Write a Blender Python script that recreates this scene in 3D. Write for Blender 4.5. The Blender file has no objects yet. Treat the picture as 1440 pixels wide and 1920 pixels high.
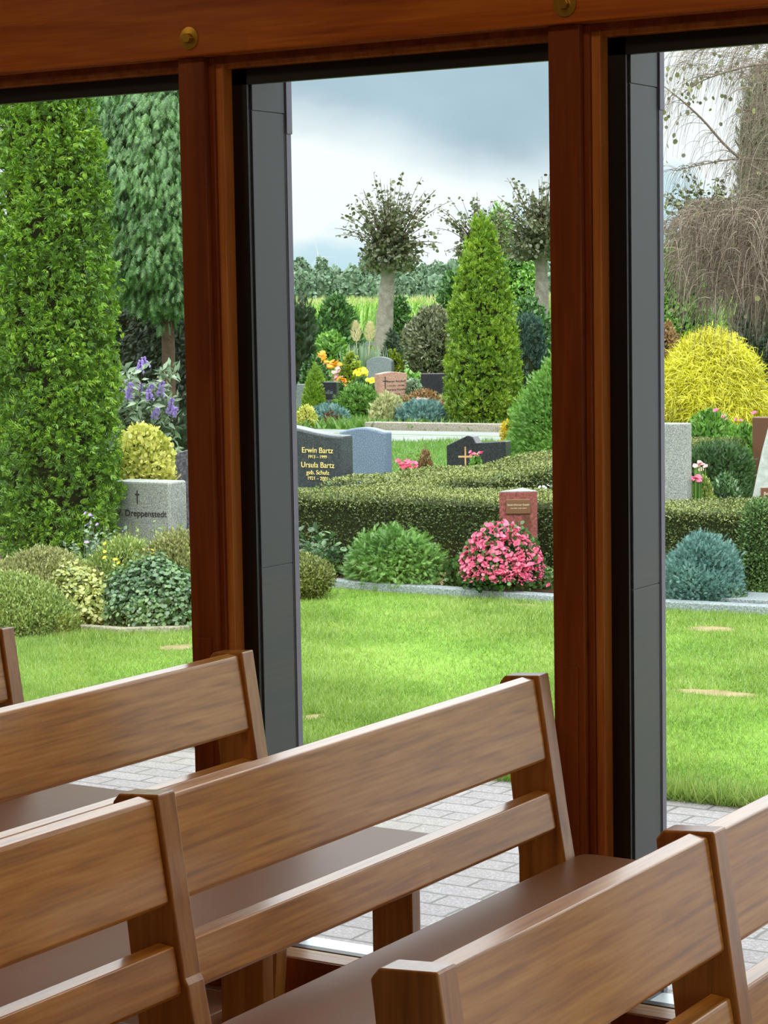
import bpy, math, random
import numpy as np
from mathutils import Vector, Matrix

random.seed(7)
rng = np.random.default_rng(11)
R = math.radians
scene = bpy.context.scene
COL = scene.collection

# ------------------------------------------------------------------ camera
# World: X runs along the glazed wall, Y points out into the garden, Z is up.
EYE = 1.6
FOCAL, CX, CY = 4250.0, 720.0, 960.0            # in pixels of a 1440 x 1920 frame
PITCH, ROLL, YAW = math.atan(390 / 4250.0), R(.945), R(31.9)
fw0 = Vector((-math.sin(YAW), math.cos(YAW), 0)); rt0 = Vector((math.cos(YAW), math.sin(YAW), 0)); up0 = Vector((0, 0, 1))
fw = fw0 * math.cos(PITCH) - up0 * math.sin(PITCH)
up1 = up0 * math.cos(PITCH) + fw0 * math.sin(PITCH)
rt = rt0 * math.cos(ROLL) - up1 * math.sin(ROLL)
upv = up1 * math.cos(ROLL) + rt0 * math.sin(ROLL)
cam = bpy.data.cameras.new('camera')
cam.sensor_fit = 'VERTICAL'; cam.sensor_height = 36; cam.lens = 36 * FOCAL / 1920
cam.clip_start = .05; cam.clip_end = 12000
camo = bpy.data.objects.new('camera', cam); COL.objects.link(camo)
m = Matrix((rt, upv, -fw)).transposed().to_4x4(); m.translation = Vector((0, 0, EYE)); camo.matrix_world = m
scene.camera = camo

# ------------------------------------------------------------------ colour management, sky, sun
scene.view_settings.view_transform = 'Standard'; scene.view_settings.look = 'None'
scene.view_settings.gamma = 1; scene.view_settings.use_curve_mapping = False
scene.view_settings.exposure = 0.22
SKY_GAIN = 1.0
FILL_LAMP_W = 6.5


class NT:
    """tiny node-tree helper"""
    def __init__(s, tree): s.t = tree; s.t.nodes.clear()
    def n(s, kind, ins=None, **kw):
        nd = s.t.nodes.new(kind)
        for k, v in kw.items(): setattr(nd, k, v)
        for k, v in (ins or {}).items():
            sock = nd.inputs[k]
            if isinstance(v, bpy.types.NodeSocket): s.t.links.new(v, sock)
            else: sock.default_value = v
        return nd
    def math(s, op, a, b=0.0, c=0.0, clamp=False):
        return s.n('ShaderNodeMath', {0: a, 1: b, 2: c}, operation=op, use_clamp=clamp).outputs[0]
    def ramp(s, fac, stops, interp='LINEAR'):
        r = s.n('ShaderNodeValToRGB', {0: fac}); cr = r.color_ramp; cr.interpolation = interp
        while len(cr.elements) < len(stops): cr.elements.new(.5)
        for e, (p, c) in zip(cr.elements, stops): e.position = p; e.color = (*c[:3], 1)
        return r.outputs[0]
    def mix(s, fac, a, b, mode='MIX'):
        nd = s.n('ShaderNodeMix', data_type='RGBA', blend_type=mode)
        for i, v in ((0, fac), (6, a), (7, b)):
            if isinstance(v, bpy.types.NodeSocket): s.t.links.new(v, nd.inputs[i])
            else: nd.inputs[i].default_value = v if i == 0 else (*v[:3], 1)
        return nd.outputs[2]


def srgb(r, g, b):
    f = lambda c: (c / 255 / 12.92) if c <= 10 else ((c / 255 + .055) / 1.055) ** 2.4
    return (f(r), f(g), f(b))


world = bpy.data.worlds.new('overcast_sky'); scene.world = world; world.use_nodes = True
w = NT(world.node_tree)
tc = w.n('ShaderNodeTexCoord').outputs['Generated']
sx = w.n('ShaderNodeSeparateXYZ', {0: tc})
elev = w.math('MULTIPLY', w.math('ARCSINE', sx.outputs[2]), 180 / math.pi)            # degrees above horizon
azim = w.math('MULTIPLY', w.math('ARCTAN2', w.math('MULTIPLY', sx.outputs[0], -1.0), sx.outputs[1]), 180 / math.pi)  # degrees left of +Y
cmb = w.n('ShaderNodeCombineXYZ', {0: w.math('MULTIPLY', azim, .22), 1: w.math('MULTIPLY', elev, .38), 2: 3.7}).outputs[0]
nz = w.n('ShaderNodeTexNoise', {'Vector': cmb, 'Scale': 1.0, 'Detail': 4.0, 'Roughness': .5}).outputs[0]
nzc = w.math('SUBTRACT', nz, .5)
# underside of the rain cloud: its lower edge sinks towards the right, then lifts again
edge0 = w.math('MAXIMUM', w.math('MULTIPLY', w.math('SUBTRACT', azim, 29.6), .33), w.math('MULTIPLY', w.math('SUBTRACT', 27.6, azim), 1.3))
edge0 = w.math('MAXIMUM', edge0, 0.0)
edge = w.math('ADD', w.math('ADD', edge0, 2.7), w.math('MULTIPLY', nzc, 1.6))
cloud = w.math('SMOOTH_MIN', w.math('MAXIMUM', w.math('MULTIPLY', w.math('SUBTRACT', elev, edge), .75), 0.0), 1.0, .3)
low = w.ramp(w.math('ADD', w.math('MULTIPLY', elev, .22), w.math('MULTIPLY', nzc, 1.5)),
             [(0.0, (.50, .70, .80)), (.30, (.60, .78, .86)), (.5, (.92, .97, .98)), (.8, (.92, .97, .98))])
cl = w.mix(w.math('MULTIPLY', w.math('ADD', nzc, .5), 1.0), (.30, .41, .49), (.52, .69, .79))
high = w.mix(cloud, low, cl)
# overhead the overcast is brighter than at the horizon
over = w.math('MULTIPLY', w.math('SUBTRACT', elev, 7.5), .14, clamp=True)
skyc = w.mix(over, high, (2.75, 2.85, 2.9))
below = w.math('GREATER_THAN', elev, -1.0)
skyc = w.mix(below, (.10, .14, .06), skyc)
bg = w.n('ShaderNodeBackground', {'Color': skyc, 'Strength': SKY_GAIN})
w.n('ShaderNodeOutputWorld', {'Surface': bg.outputs[0]})

sun = bpy.data.lights.new('sun', 'SUN'); sun.energy = 1.5; sun.angle = R(25); sun.color = (1, .97, .9)
suno = bpy.data.objects.new('sun', sun); COL.objects.link(suno)
suno.rotation_euler = (R(40), R(14), R(10))       # high, from behind the building

# ------------------------------------------------------------------ materials
def material(name):
    mt = bpy.data.materials.new(name); mt.use_nodes = True
    t = NT(mt.node_tree)
    out = t.n('ShaderNodeOutputMaterial')
    return mt, t, out


def leaf_mat(name, stops, gloss=.06, trans=.25, rough=.5):
    mt, t, out = material(name)
    geo = t.n('ShaderNodeNewGeometry')
    tcn = t.n('ShaderNodeTexCoord').outputs['Object']
    nzz = t.n('ShaderNodeTexNoise', {'Vector': tcn, 'Scale': 2.2, 'Detail': 2.0}).outputs[0]
    f = t.math('ADD', t.math('MULTIPLY', geo.outputs['Random Per Island'], .7), t.math('MULTIPLY', t.math('SUBTRACT', nzz, .35), .9), clamp=True)
    n = len(stops)
    c = t.ramp(f, [(i / max(n - 1, 1), srgb(*s)) for i, s in enumerate(stops)])
    d = t.n('ShaderNodeBsdfDiffuse', {'Color': c}); tr = t.n('ShaderNodeBsdfTranslucent', {'Color': c})
    g = t.n('ShaderNodeBsdfGlossy', {'Color': (.9, .95, .9, 1), 'Roughness': rough})
    m1 = t.n('ShaderNodeMixShader', {0: trans, 1: d.outputs[0], 2: tr.outputs[0]})
    m2 = t.n('ShaderNodeMixShader', {0: gloss, 1: m1.outputs[0], 2: g.outputs[0]})
    t.t.links.new(m2.outputs[0], out.inputs[0])
    return mt


def plain(name, col, rough=.5, metal=0.0, noise=0.0, nscale=8.0, bump=0.0, spec=.5):
    mt, t, out = material(name)
    tcn = t.n('ShaderNodeTexCoord').outputs['Object']
    nn = t.n('ShaderNodeTexNoise', {'Vector': tcn, 'Scale': nscale, 'Detail': 5.0}).outputs[0]
    c = srgb(*col)
    cc = t.mix(nn, tuple(x * (1 - noise) for x in c), tuple(min(1, x * (1 + noise)) for x in c))
    p = t.n('ShaderNodeBsdfPrincipled', {'Base Color': cc, 'Roughness': rough, 'Metallic': metal, 'Specular IOR Level': spec})
    if bump:
        b = t.n('ShaderNodeBump', {'Height': nn, 'Strength': bump, 'Distance': .01}); t.t.links.new(b.outputs[0], p.inputs['Normal'])
    t.t.links.new(p.outputs[0], out.inputs[0])
    return mt


def wood_mat(name, dark, mid, light, axis='Y', rough=.35, knots=0.0, coat=.0, gs=1.0, block=0.0, spec=.5, fine=False):
    """grain runs along one axis of the object"""
    mt, t, out = material(name)
    tcn = t.n('ShaderNodeTexCoord').outputs['Object']
    k = {'X': (1.6, 26, 26), 'Y': (26, 1.6, 26), 'Z': (26, 26, 1.6)}[axis]
    if fine: k = {'X': (5, 85, 85), 'Y': (85, 5, 85), 'Z': (85, 85, 5)}[axis]
    mp = t.n('ShaderNodeMapping', {'Vector': tcn, 'Scale': tuple(a * gs for a in k)}).outputs[0]
    n1 = t.n('ShaderNodeTexNoise', {'Vector': mp, 'Scale': 1.0, 'Detail': 6.0, 'Distortion': .25 if fine else 1.2}).outputs[0]
    k2 = {'X': (8, 170, 170), 'Y': (8 * 21, 8, 170), 'Z': (170, 170, 8)}[axis]
    mp2 = t.n('ShaderNodeMapping', {'Vector': tcn, 'Scale': k2}).outputs[0]
    n2 = t.n('ShaderNodeTexNoise', {'Vector': mp2, 'Scale': 1.0, 'Detail': 3.0}).outputs[0]
    f = t.math('ADD', t.math('MULTIPLY', n1, .75), t.math('MULTIPLY', n2, .25))
    c = t.ramp(f, [(.3, srgb(*dark)), (.5, srgb(*mid)), (.68, srgb(*light))])
    if block:
        kb = {'X': (1.1, 9, 9), 'Y': (9, 1.1, 9), 'Z': (9, 9, 1.1)}[axis]
        vb = t.n('ShaderNodeTexVoronoi', {'Vector': t.n('ShaderNodeMapping', {'Vector': tcn, 'Scale': kb}).outputs[0], 'Scale': 1.6}, distance='CHEBYCHEV')
        v1 = t.n('ShaderNodeSeparateXYZ', {0: vb.outputs['Color']}).outputs[0]
        c = t.mix(t.math('MULTIPLY', v1, block), c, srgb(*dark))
    if knots:
        kk = {'X': (1.3, 3.6, 3.6), 'Y': (3.6, 1.3, 3.6), 'Z': (3.6, 3.6, 1.3)}[axis]
        vk = t.n('ShaderNodeTexVoronoi', {'Vector': t.n('ShaderNodeMapping', {'Vector': tcn, 'Scale': kk}).outputs[0], 'Scale': 2.0 * knots}).outputs['Distance']
        kf = t.ramp(t.math('ADD', vk, t.math('MULTIPLY', n2, .05)), [(.05, (1, 1, 1)), (.115, (0, 0, 0))])
        c = t.mix(t.math('MULTIPLY', kf, .8), c, tuple(x * .22 for x in srgb(*dark)))
    p = t.n('ShaderNodeBsdfPrincipled', {'Base Color': c, 'Roughness': rough, 'Coat Weight': coat, 'Coat Roughness': .16, 'Specular IOR Level': spec})
    b = t.n('ShaderNodeBump', {'Height': f, 'Strength': .08, 'Distance': .004}); t.t.links.new(b.outputs[0], p.inputs['Normal'])
    t.t.links.new(p.outputs[0], out.inputs[0])
    return mt


def granite(name, base, dark, light, rough=.35, scale=160, spk=.5):
    mt, t, out = material(name)
    tcn = t.n('ShaderNodeTexCoord').outputs['Object']
    n1 = t.n('ShaderNodeTexNoise', {'Vector': tcn, 'Scale': float(scale), 'Detail': 3.0, 'Roughness': .7}).outputs[0]
    n2 = t.n('ShaderNodeTexNoise', {'Vector': tcn, 'Scale': 7.0, 'Detail': 4.0}).outputs[0]
    c = t.ramp(n1, [(.5 - .25 * spk, srgb(*dark)), (.5, srgb(*base)), (.5 + .22 * spk, srgb(*light))])
    c = t.mix(t.math('MULTIPLY', n2, .35), c, srgb(*dark))
    p = t.n('ShaderNodeBsdfPrincipled', {'Base Color': c, 'Roughness': rough})
    t.t.links.new(p.outputs[0], out.inputs[0])
    return mt


def ground_mat(name, stops, scale=3.0, fine=60.0, bump=.4, rough=.9, spec=.2):
    mt, t, out = material(name)
    tcn = t.n('ShaderNodeTexCoord').outputs['Object']
    n1 = t.n('ShaderNodeTexNoise', {'Vector': tcn, 'Scale': scale, 'Detail': 3.0}).outputs[0]
    n2 = t.n('ShaderNodeTexNoise', {'Vector': tcn, 'Scale': fine, 'Detail': 5.0, 'Roughness': .7}).outputs[0]
    f = t.math('ADD', t.math('MULTIPLY', n1, .5), t.math('MULTIPLY', n2, .5))
    c = t.ramp(f, [(.32 + .36 * i / (len(stops) - 1), srgb(*s)) for i, s in enumerate(stops)])
    p = t.n('ShaderNodeBsdfPrincipled', {'Base Color': c, 'Roughness': rough, 'Specular IOR Level': spec})
    b = t.n('ShaderNodeBump', {'Height': n2, 'Strength': bump, 'Distance': .02}); t.t.links.new(b.outputs[0], p.inputs['Normal'])
    t.t.links.new(p.outputs[0], out.inputs[0])
    return mt


M = {}
M['pew'] = wood_mat('varnished_pew_wood', (160, 102, 34), (212, 146, 56), (232, 174, 82), 'Y', rough=.5, coat=.85, gs=1.0, block=.3, knots=.55, fine=True)
M['pew_panel'] = wood_mat('shade_toned_panel_wood', (136, 82, 30), (184, 122, 50), (206, 148, 72), 'Z', rough=.4, coat=.8)  # same wood as the rails, toned darker to carry part of the panels' shade
M['seat'] = plain('brown_seat_surface', (142, 100, 68), rough=.42, spec=.35, noise=.06, nscale=30)
M['post'] = wood_mat('stained_pine_post', (98, 44, 14), (128, 60, 20), (146, 76, 30), 'Z', rough=.4, knots=.9, gs=.6, spec=.35)
M['beam'] = wood_mat('stained_glulam', (150, 70, 14), (192, 104, 22), (216, 134, 44), 'X', rough=.4, knots=.9, gs=.9, block=.4, spec=.35)
M['frame_wood'] = wood_mat('frame_pine', (150, 78, 26), (190, 116, 48), (208, 140, 70), 'Z', rough=.35, gs=.8)
M['sill_wood'] = wood_mat('sill_pine', (160, 110, 70), (196, 150, 104), (214, 176, 130), 'X', rough=.35, gs=.8)
M['black'] = plain('black_gasket', (14, 12, 14), rough=.4)
M['fin'] = plain('anthracite_cladding', (50, 51, 56), rough=.42, noise=.06, nscale=5, spec=.5)
M['fin_edge'] = plain('anthracite_edge', (96, 92, 108), rough=.35, noise=.05)
M['alu'] = plain('aluminium_sill', (196, 202, 206), rough=.35, metal=.2, noise=.05)
M['brass'] = plain('brass', (196, 158, 62), rough=.3, metal=.85, noise=.1, nscale=40)
M['wall'] = plain('white_plaster', (214, 208, 196), rough=.9, noise=.03)
M['ceil'] = wood_mat('ceiling_boards', (150, 90, 40), (190, 126, 66), (206, 150, 92), 'X', rough=.5)

mt, t, out = material('window_glass')
gl = t.n('ShaderNodeBsdfGlossy', {'Color': (1, 1, 1, 1), 'Roughness': .0}); tr = t.n('ShaderNodeBsdfTransparent', {'Color': (.97, .985, .98, 1)})
fr = t.n('ShaderNodeFresnel', {'IOR': 1.35})
mx = t.n('ShaderNodeMixShader', {0: fr.outputs[0], 1: tr.outputs[0], 2: gl.outputs[0]})
t.t.links.new(mx.outputs[0], out.inputs[0]); M['glass'] = mt

# floor tiles
mt, t, out = material('floor_tiles')
tcn = t.n('ShaderNodeTexCoord').outputs['Object']
bt = t.n('ShaderNodeTexBrick', {'Vector': tcn, 'Color1': (*srgb(176, 132, 104), 1), 'Color2': (*srgb(160, 118, 92), 1), 'Mortar': (*srgb(220, 206, 184), 1),
                                'Scale': 1.0, 'Mortar Size': .004, 'Brick Width': .3, 'Row Height': .3, 'Bias': 0.0}, offset=0.0)
nn = t.n('ShaderNodeTexNoise', {'Vector': tcn, 'Scale': 60.0, 'Detail': 4.0}).outputs[0]
p = t.n('ShaderNodeBsdfPrincipled', {'Base Color': t.mix(t.math('MULTIPLY', nn, .3), bt.outputs[0], srgb(130, 100, 80)), 'Roughness': .35})
t.t.links.new(p.outputs[0], out.inputs[0]); M['tiles'] = mt

# concrete block paving
mt, t, out = material('block_paving')
tcn = t.n('ShaderNodeTexCoord').outputs['Object']
mp = t.n('ShaderNodeMapping', {'Vector': tcn, 'Rotation': (0, 0, R(0))}).outputs[0]
wob = t.n('ShaderNodeTexNoise', {'Vector': tcn, 'Scale': 9.0, 'Detail': 2.0}).outputs['Color']
mpv = t.n('ShaderNodeVectorMath', {0: mp, 1: t.n('ShaderNodeVectorMath', {0: wob, 1: (.012, .012, 0)}, operation='MULTIPLY').outputs[0]}, operation='ADD').outputs[0]
bt = t.n('ShaderNodeTexBrick', {'Vector': mpv, 'Color1': (*srgb(134, 126, 128), 1), 'Color2': (*srgb(154, 147, 147), 1), 'Mortar': (*srgb(44, 41, 40), 1),
                                'Scale': 1.0, 'Mortar Size': .006, 'Mortar Smooth': .3, 'Brick Width': .2, 'Row Height': .1})
nf = t.n('ShaderNodeTexNoise', {'Vector': tcn, 'Scale': 130.0, 'Detail': 4.0, 'Roughness': .8}).outputs[0]
nl = t.n('ShaderNodeTexNoise', {'Vector': tcn, 'Scale': 1.6, 'Detail': 3.0}).outputs[0]
sp = t.ramp(nf, [(.36, srgb(70, 64, 66)), (.5, srgb(124, 118, 121)), (.66, srgb(200, 197, 200))])
c = t.mix(.45, bt.outputs[0], sp)
c = t.mix(t.math('MULTIPLY', t.ramp(bt.outputs['Fac'], [(0, (0, 0, 0)), (1, (1, 1, 1))]), .85), c, srgb(84, 80, 72))
c = t.mix(t.math('MULTIPLY', t.ramp(nl, [(.5, (0, 0, 0)), (.7, (1, 1, 1))]), .25), c, srgb(140, 136, 96))
p = t.n('ShaderNodeBsdfPrincipled', {'Base Color': c, 'Roughness': .5, 'Specular IOR Level': .6})
b = t.n('ShaderNodeBump', {'Height': nf, 'Strength': .35, 'Distance': .006}); t.t.links.new(b.outputs[0], p.inputs['Normal'])
t.t.links.new(p.outputs[0], out.inputs[0]); M['paving'] = mt

M['lawn'] = ground_mat('lawn_ground', [(78, 116, 34), (104, 146, 46), (126, 162, 62), (146, 164, 84)], 1.1, 45)
M['lawn_far'] = ground_mat('meadow_ground', [(74, 112, 42), (92, 134, 54), (112, 150, 70)], .5, 9)
M['soil'] = ground_mat('soil', [(46, 34, 26), (72, 54, 42), (98, 78, 62)], 3, 60, bump=.8)
M['bare'] = ground_mat('bare_patch', [(112, 110, 66), (150, 136, 98), (170, 152, 118)], 9, 70, bump=.5)
M['kerb'] = granite('grey_granite_kerb', (140, 150, 152), (104, 114, 118), (176, 184, 186), .5, 120)
M['kerb_tan'] = granite('weathered_kerb', (158, 148, 136), (120, 112, 100), (190, 180, 168), .7, 60)
M['kerb_dark'] = granite('dirty_kerb', (150, 146, 124), (110, 106, 88), (176, 172, 150), .8, 60)
M['path'] = ground_mat('pale_path', [(128, 132, 130), (146, 150, 148), (160, 164, 162)], 1, 30, bump=.1)
M['granite_light'] = granite('light_granite', (150, 156, 148), (84, 92, 88), (196, 200, 190), .45, 150, .7)
M['granite_dark'] = granite('dark_polished_granite', (58, 66, 70), (38, 44, 48), (96, 104, 106), .25, 130, .7)
M['granite_blue'] = granite('blue_grey_granite', (104, 122, 144), (66, 80, 100), (150, 168, 186), .35, 120, .8)
M['granite_black'] = granite('black_granite', (38, 38, 46), (24, 24, 30), (66, 64, 74), .22, 110, .6)
M['granite_grey'] = granite('weathered_grey_stone', (112, 120, 124), (84, 92, 96), (140, 146, 148), .6, 60, .6)
M['granite_veined'] = granite('veined_charcoal_stone', (72, 72, 78), (46, 48, 54), (122, 116, 124), .35, 45, .7)
M['granite_pink'] = granite('pink_granite', (176, 134, 118), (134, 96, 84), (206, 170, 156), .4, 60, .7)
M['granite_red'] = granite('red_polished_granite', (138, 78, 74), (102, 56, 54), (164, 100, 96), .22, 60, .7)
M['slab_white'] = granite('pale_rough_slab', (178, 186, 178), (150, 160, 150), (204, 210, 202), .7, 14, .8)
M['bronze'] = plain('bronze_plaque', (120, 84, 60), rough=.45, metal=.3, noise=.1)
M['gold'] = plain('gold_letter', (236, 218, 136), rough=.5)
M['ink'] = plain('dark_letter', (54, 50, 52), rough=.6)
M['cream'] = plain('cream_letter', (222, 206, 176), rough=.6)
M['white_fig'] = plain('white_ceramic', (226, 224, 216), rough=.5)
M['sandstone'] = plain('sandstone_ornament', (206, 188, 150), rough=.85, noise=.15, nscale=30)
M['turbine'] = plain('darkened_turbine_grey', (70, 90, 106), rough=.6)  # darkened so the turbine stays visible through the brightening haze
M['bark_grey'] = ground_mat('grey_bark', [(98, 90, 82), (132, 124, 116), (160, 152, 144)], 6, 34, bump=1.0)
M['bark_brown'] = ground_mat('brown_bark', [(62, 48, 38), (86, 70, 56), (108, 92, 76)], 9, 50, bump=.8)
M['twig'] = leaf_mat('birch_twig_bark', [(62, 50, 42), (118, 102, 88), (176, 160, 142)], .04, 0)
M['filler_core'] = plain('dark_filler', (40, 46, 24), rough=.9, noise=.4, nscale=25, spec=.1)  # opaque dark solid filling the foliage, blocks the view through

L = {}
L['thuja'] = leaf_mat('bright_thuja', [(58, 98, 16), (92, 140, 24), (130, 176, 36), (172, 206, 60)], trans=.3)
L['goldthuja'] = leaf_mat('golden_thuja', [(78, 116, 18), (116, 156, 28), (148, 182, 42), (178, 202, 64)], trans=.3)
L['spruce'] = leaf_mat('drooping_conifer', [(40, 78, 42), (66, 112, 52), (94, 142, 66), (128, 172, 86)])
L['darkyew'] = leaf_mat('dark_yew', [(24, 42, 22), (38, 62, 34), (54, 82, 44)])
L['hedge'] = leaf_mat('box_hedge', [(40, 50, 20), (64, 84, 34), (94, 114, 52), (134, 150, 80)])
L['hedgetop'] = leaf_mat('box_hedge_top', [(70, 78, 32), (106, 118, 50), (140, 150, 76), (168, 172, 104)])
L['dwarfspruce'] = leaf_mat('dwarf_spruce', [(54, 92, 38), (92, 138, 58), (128, 174, 80), (162, 200, 108)])
L['bluejuniper'] = leaf_mat('blue_juniper', [(52, 92, 88), (84, 130, 124), (124, 166, 158), (160, 196, 186)])
L['bluegreen'] = leaf_mat('blue_green_column', [(34, 62, 50), (54, 90, 74), (80, 118, 100)])
L['olive'] = leaf_mat('olive_bush', [(58, 66, 42), (92, 98, 66), (128, 132, 98), (150, 146, 120)])
L['green'] = leaf_mat('fresh_green', [(54, 96, 30), (88, 138, 44), (124, 172, 62), (156, 196, 92)])
L['deep'] = leaf_mat('deep_green', [(30, 62, 26), (52, 92, 38), (78, 122, 52), (104, 146, 74)])
L['pale'] = leaf_mat('variegated_pale', [(134, 142, 84), (176, 180, 120), (208, 208, 156), (226, 224, 188)])
L['yellowvar'] = leaf_mat('yellow_variegated', [(150, 164, 56), (206, 208, 96), (234, 230, 134), (242, 240, 176)])
L['gold'] = leaf_mat('gold_threadleaf', [(150, 146, 12), (196, 190, 20), (224, 218, 36), (240, 236, 88)], trans=.35)
L['brightgold'] = leaf_mat('bright_gold_shrub', [(190, 160, 8), (236, 204, 12), (246, 226, 44)])
L['limegold'] = leaf_mat('lime_cypress', [(96, 120, 16), (142, 164, 24), (188, 200, 44)])
L['ivy'] = leaf_mat('ivy', [(38, 70, 36), (60, 100, 50), (90, 134, 70), (150, 178, 108)], gloss=.1)
L['ivyvar'] = leaf_mat('ivy_variegated', [(96, 120, 50), (150, 162, 72), (196, 200, 110), (220, 222, 150)], gloss=.08)
L['groundcover'] = leaf_mat('ground_cover', [(50, 80, 36), (78, 112, 52), (112, 146, 78), (146, 170, 104)])
L['meadow'] = leaf_mat('mixed_perennial', [(84, 112, 44), (122, 146, 62), (158, 176, 88), (186, 196, 120)])
L['dull'] = leaf_mat('dull_twiggy_green', [(96, 100, 50), (130, 136, 74), (164, 166, 100), (190, 190, 130)])
L['buddleia'] = leaf_mat('grey_green_leaf', [(86, 108, 80), (116, 140, 108), (150, 170, 140), (176, 190, 168)])
L['linden'] = leaf_mat('linden_leaf', [(52, 56, 34), (76, 82, 50), (104, 108, 74), (136, 130, 106)])
L['birch'] = leaf_mat('birch_leaf', [(76, 82, 56), (108, 112, 74), (156, 160, 84)], trans=.2)
L['corn'] = leaf_mat('maize_leaf', [(84, 132, 40), (122, 168, 60), (156, 194, 86), (186, 208, 120)], trans=.35)
L['tassel'] = leaf_mat('maize_tassel', [(176, 168, 110), (200, 188, 136)])
L['far'] = leaf_mat('hazed_far_wood', [(108, 140, 108), (132, 162, 126), (158, 184, 146)])  # paled leaf colours: part of the distance haze is put in here
L['grass'] = leaf_mat('lawn_grass', [(92, 126, 38), (120, 154, 56), (150, 178, 80), (182, 194, 118)], trans=.35)
L['grassfar'] = leaf_mat('far_grass', [(84, 126, 44), (106, 146, 58), (130, 166, 80)], trans=.3)
L['pink'] = leaf_mat('pink_petal', [(214, 60, 112), (236, 92, 140), (250, 132, 168), (252, 160, 170)], trans=.35)
L['palepink'] = leaf_mat('pale_pink_petal', [(232, 150, 160), (244, 190, 190), (250, 214, 206)], trans=.35)
L['orange'] = leaf_mat('orange_petal', [(232, 130, 8), (246, 168, 16), (250, 196, 30)], trans=.3)
L['yellow'] = leaf_mat('yellow_petal', [(232, 206, 8), (248, 230, 24), (252, 242, 80)], trans=.3)
L['purple'] = leaf_mat('purple_floret', [(156, 124, 206), (184, 156, 226), (208, 190, 238)], trans=.3)
L['white'] = leaf_mat('white_petal', [(220, 220, 214), (240, 240, 236)], trans=.3)
L['plume'] = leaf_mat('pampas_plume', [(190, 178, 132), (214, 202, 160), (232, 222, 186)], trans=.3)
L['brown'] = leaf_mat('withered_brown', [(96, 54, 36), (134, 84, 58), (160, 112, 78)])
L['rust'] = leaf_mat('rusty_groundcover', [(112, 84, 44), (150, 116, 66), (178, 140, 96)])

# ------------------------------------------------------------------ mesh helpers
def link(name, verts, faces, mat, parent=None, smooth=False):
    me = bpy.data.meshes.new(name)
    me.from_pydata([tuple(v) for v in verts], [], [tuple(f) for f in faces]); me.update()
    if smooth:
        me.polygons.foreach_set('use_smooth', [True] * len(me.polygons))
    me.materials.append(mat)
    o = bpy.data.objects.new(name, me); COL.objects.link(o)
    if parent is not None: o.parent = parent
    return o


def link_np(name, V, F, mat, parent=None):
    """V (n,3) float, F (m,k) int with k fixed"""
    me = bpy.data.meshes.new(name)
    m_, k_ = F.shape
    me.vertices.add(len(V)); me.vertices.foreach_set('co', V.astype(np.float32).ravel())
    me.loops.add(m_ * k_); me.loops.foreach_set('vertex_index', F.astype(np.int32).ravel())
    me.polygons.add(m_); me.polygons.foreach_set('loop_start', np.arange(0, m_ * k_, k_, dtype=np.int32))
    me.polygons.foreach_set('loop_total', np.full(m_, k_, dtype=np.int32))
    me.update(calc_edges=True); me.validate()
    me.materials.append(mat)
    o = bpy.data.objects.new(name, me); COL.objects.link(o)
    if parent is not None: o.parent = parent
    return o


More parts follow.
